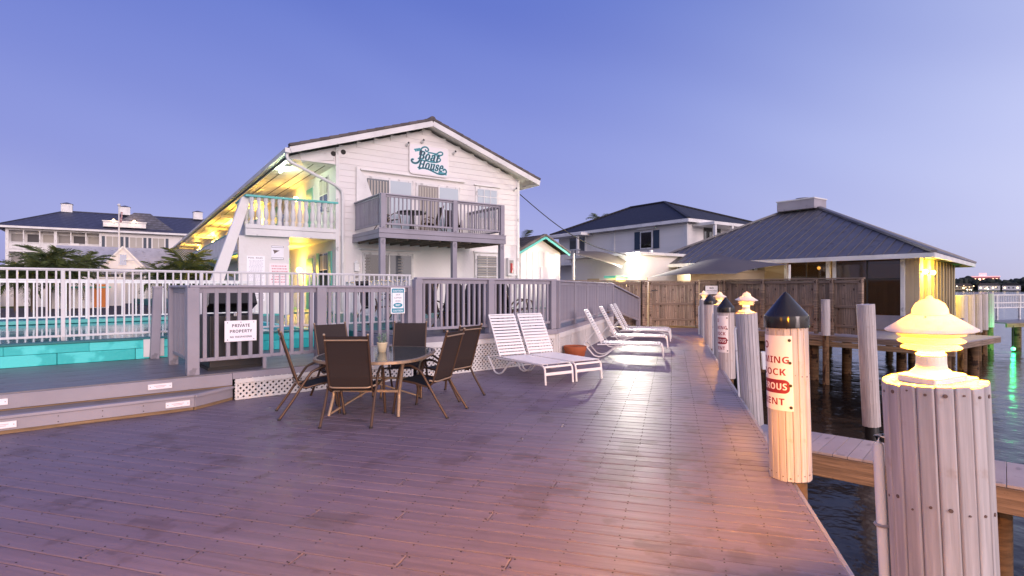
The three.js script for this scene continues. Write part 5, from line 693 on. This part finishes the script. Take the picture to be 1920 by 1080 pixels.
const pw = (px, d) => { const a = R(16.1), u = (px - 960) / 1040; return [d * (-Math.sin(a) + u * Math.cos(a)), -d * (Math.cos(a) + u * Math.sin(a))]; };
for (const [l, px, d, h, s] of [['dark palm at the fence far left of the tall palm clump', 30, 31, 1.7, 0.8], ['broad dark palm in the middle of the left clump', 62, 31, 2.1, 0.85], ['tallest dark palm of the clump before the apartment house', 92, 32, 2.7, 0.95], ['dark palm leaning right of the tallest palm', 126, 33, 2.0, 0.85], ['palm beside the small gabled house', 163, 42, 3.0, 0.9], ['small palm crown above the gabled house roof', 292, 57, 4.0, 1.0], ['green palm left of the lit walkway', 306, 30, 1.8, 0.75], ['yellow lit palm touching the motel walkway', 350, 30, 2.3, 0.9], ['low palm under the motel eave', 378, 31, 1.7, 0.75]]) { const [x, z] = pw(px, d); palm(l, FW, x, 0.3, z, h, s, 30); }
{ let [x, z] = pw(1124, 55); palm('small palm rising behind the neighbour house roof', FW, x, 0, z, 8.3, 0.75, 16); [x, z] = pw(980, 40); palm('palm between the motel and the shed roof', FW, x, 0, z, 4.7, 0.75, 18); [x, z] = pw(996, 43); palm('second palm between the motel and the shed roof', FW, x, 0, z, 4.3, 0.6, 16); }

// ================================================================ FAR SHORE
{
  const pol = (hd, d) => [Math.sin(R(hd)) * d, -Math.cos(R(hd)) * d], A = [], B = []; for (let h = 8; h <= 80; h += 2) { A.push(pol(h, 700 + 25 * Math.sin(h))); B.unshift(pol(h, 860)); }
  const s = put(scene, 'far_shore', flat([...A, ...B], 1.2), M.grass, 0, -1.75, 0); s.userData = { kind: 'structure' };
  const n = 2600, im = new THREE.InstancedMesh(new THREE.IcosahedronGeometry(1, 1), M.farTree, n), m4 = new THREE.Matrix4(), p0 = im.geometry.attributes.position; for (let i = 0; i < p0.count; i++) { const k = 0.8 + 0.4 * Math.abs(Math.sin(p0.getX(i) * 9.1 + p0.getY(i) * 7.3 + p0.getZ(i) * 5.7)); p0.setXYZ(i, p0.getX(i) * k, p0.getY(i) * k, p0.getZ(i) * k); } im.geometry.computeVertexNormals();
  for (let i = 0; i < n; i++) { const hd = 9 + 70 * rnd(), d = rr(712, 800), [x, z] = pol(hd, d), big = 6.5 + 5 * Math.abs(Math.sin(hd * 2.1) * Math.sin(hd * 0.7 + 1)), sc = rr(1.6, 4); m4.compose(V(x, rr(0, big), z), new THREE.Quaternion().setFromEuler(new THREE.Euler(rr(0, 3), rr(0, 3), 0)), V(sc * rr(0.8, 1.5), sc, sc)); im.setMatrixAt(i, m4); }
  im.name = 'far_trees'; im.userData = { kind: 'stuff', label: 'dark band of trees along the far shore', category: 'trees' }; scene.add(im);
  const hb = (label, hd, d, w, h, m, rm) => { const [x, z] = pol(hd, d), o = thing('shore_building', label, 'building', FW, x, -0.6, z, -R(hd)); put(o, 'wall', bx(w, h, 10), m, 0, h / 2, 0); put(o, 'roof', prism([[-w / 2 - 0.6, 0], [w / 2 + 0.6, 0], [w / 2 - 2, 2.4], [-w / 2 + 2, 2.4]], 11), rm, 0, h, -5.5); for (let i = 0; i < Math.floor(w / 3); i++) put(o, 'window', bx(1.2, 1.3, 0.1), i % 3 ? M.pane : G.far, -w / 2 + 1.8 + i * 3, h * 0.55, 5.05); };
  const pk = (() => { const [x, z] = pol(24.3, 745), o = thing('pink_hotel', 'pink lit hotel block rising above the far shore trees', 'building', FW, x, -0.6, z, -R(24.3)); put(o, 'wall', bx(24, 13.5, 10), M.pinkWall, 0, 6.75, 0); put(o, 'tower', bx(6, 4, 6), G.farPink, -1, 15.5, 0); put(o, 'parapet', bx(25, 1, 10.6), G.farPink, 0, 13.9, 0); for (let i = 0; i < 7; i++) put(o, 'window', bx(1.6, 1.6, 0.1), G.far, -10 + i * 3.3, 11, 5.05); })();  // tower and parapet glow on their own, in place of floodlighting
  hb('low house with lit windows on the far shore below the pink hotel', 24.6, 706, 16, 4.5, M.stucco, M.roofTile[1]); hb('brown roofed house on the far shore nearest the tiki eave', 22.9, 708, 18, 4.2, M.tan, M.roofTile[0]); hb('white house on the far shore at the edge of the open water', 25.9, 707, 13, 4.5, M.stucco, M.darkRoof); hb('long low house on the far shore right of the white one', 27.6, 710, 20, 4, M.stucco, M.roofTile[2]);
  for (let i = 0; i < 16; i++) { const hd = 22 + 6.5 * rnd(), [x, z] = pol(hd, 700), o = thing('shore_light', 'small warm light on the far shore', 'lamp', FW, x, rr(-0.2, 4.5), z, 0, 'lights along the far shore'); put(o, 'bulb', new THREE.SphereGeometry(rr(0.28, 0.5), 8, 6), i % 3 ? G.far : G.farWhite); }
}
renderer.render(scene, camera);
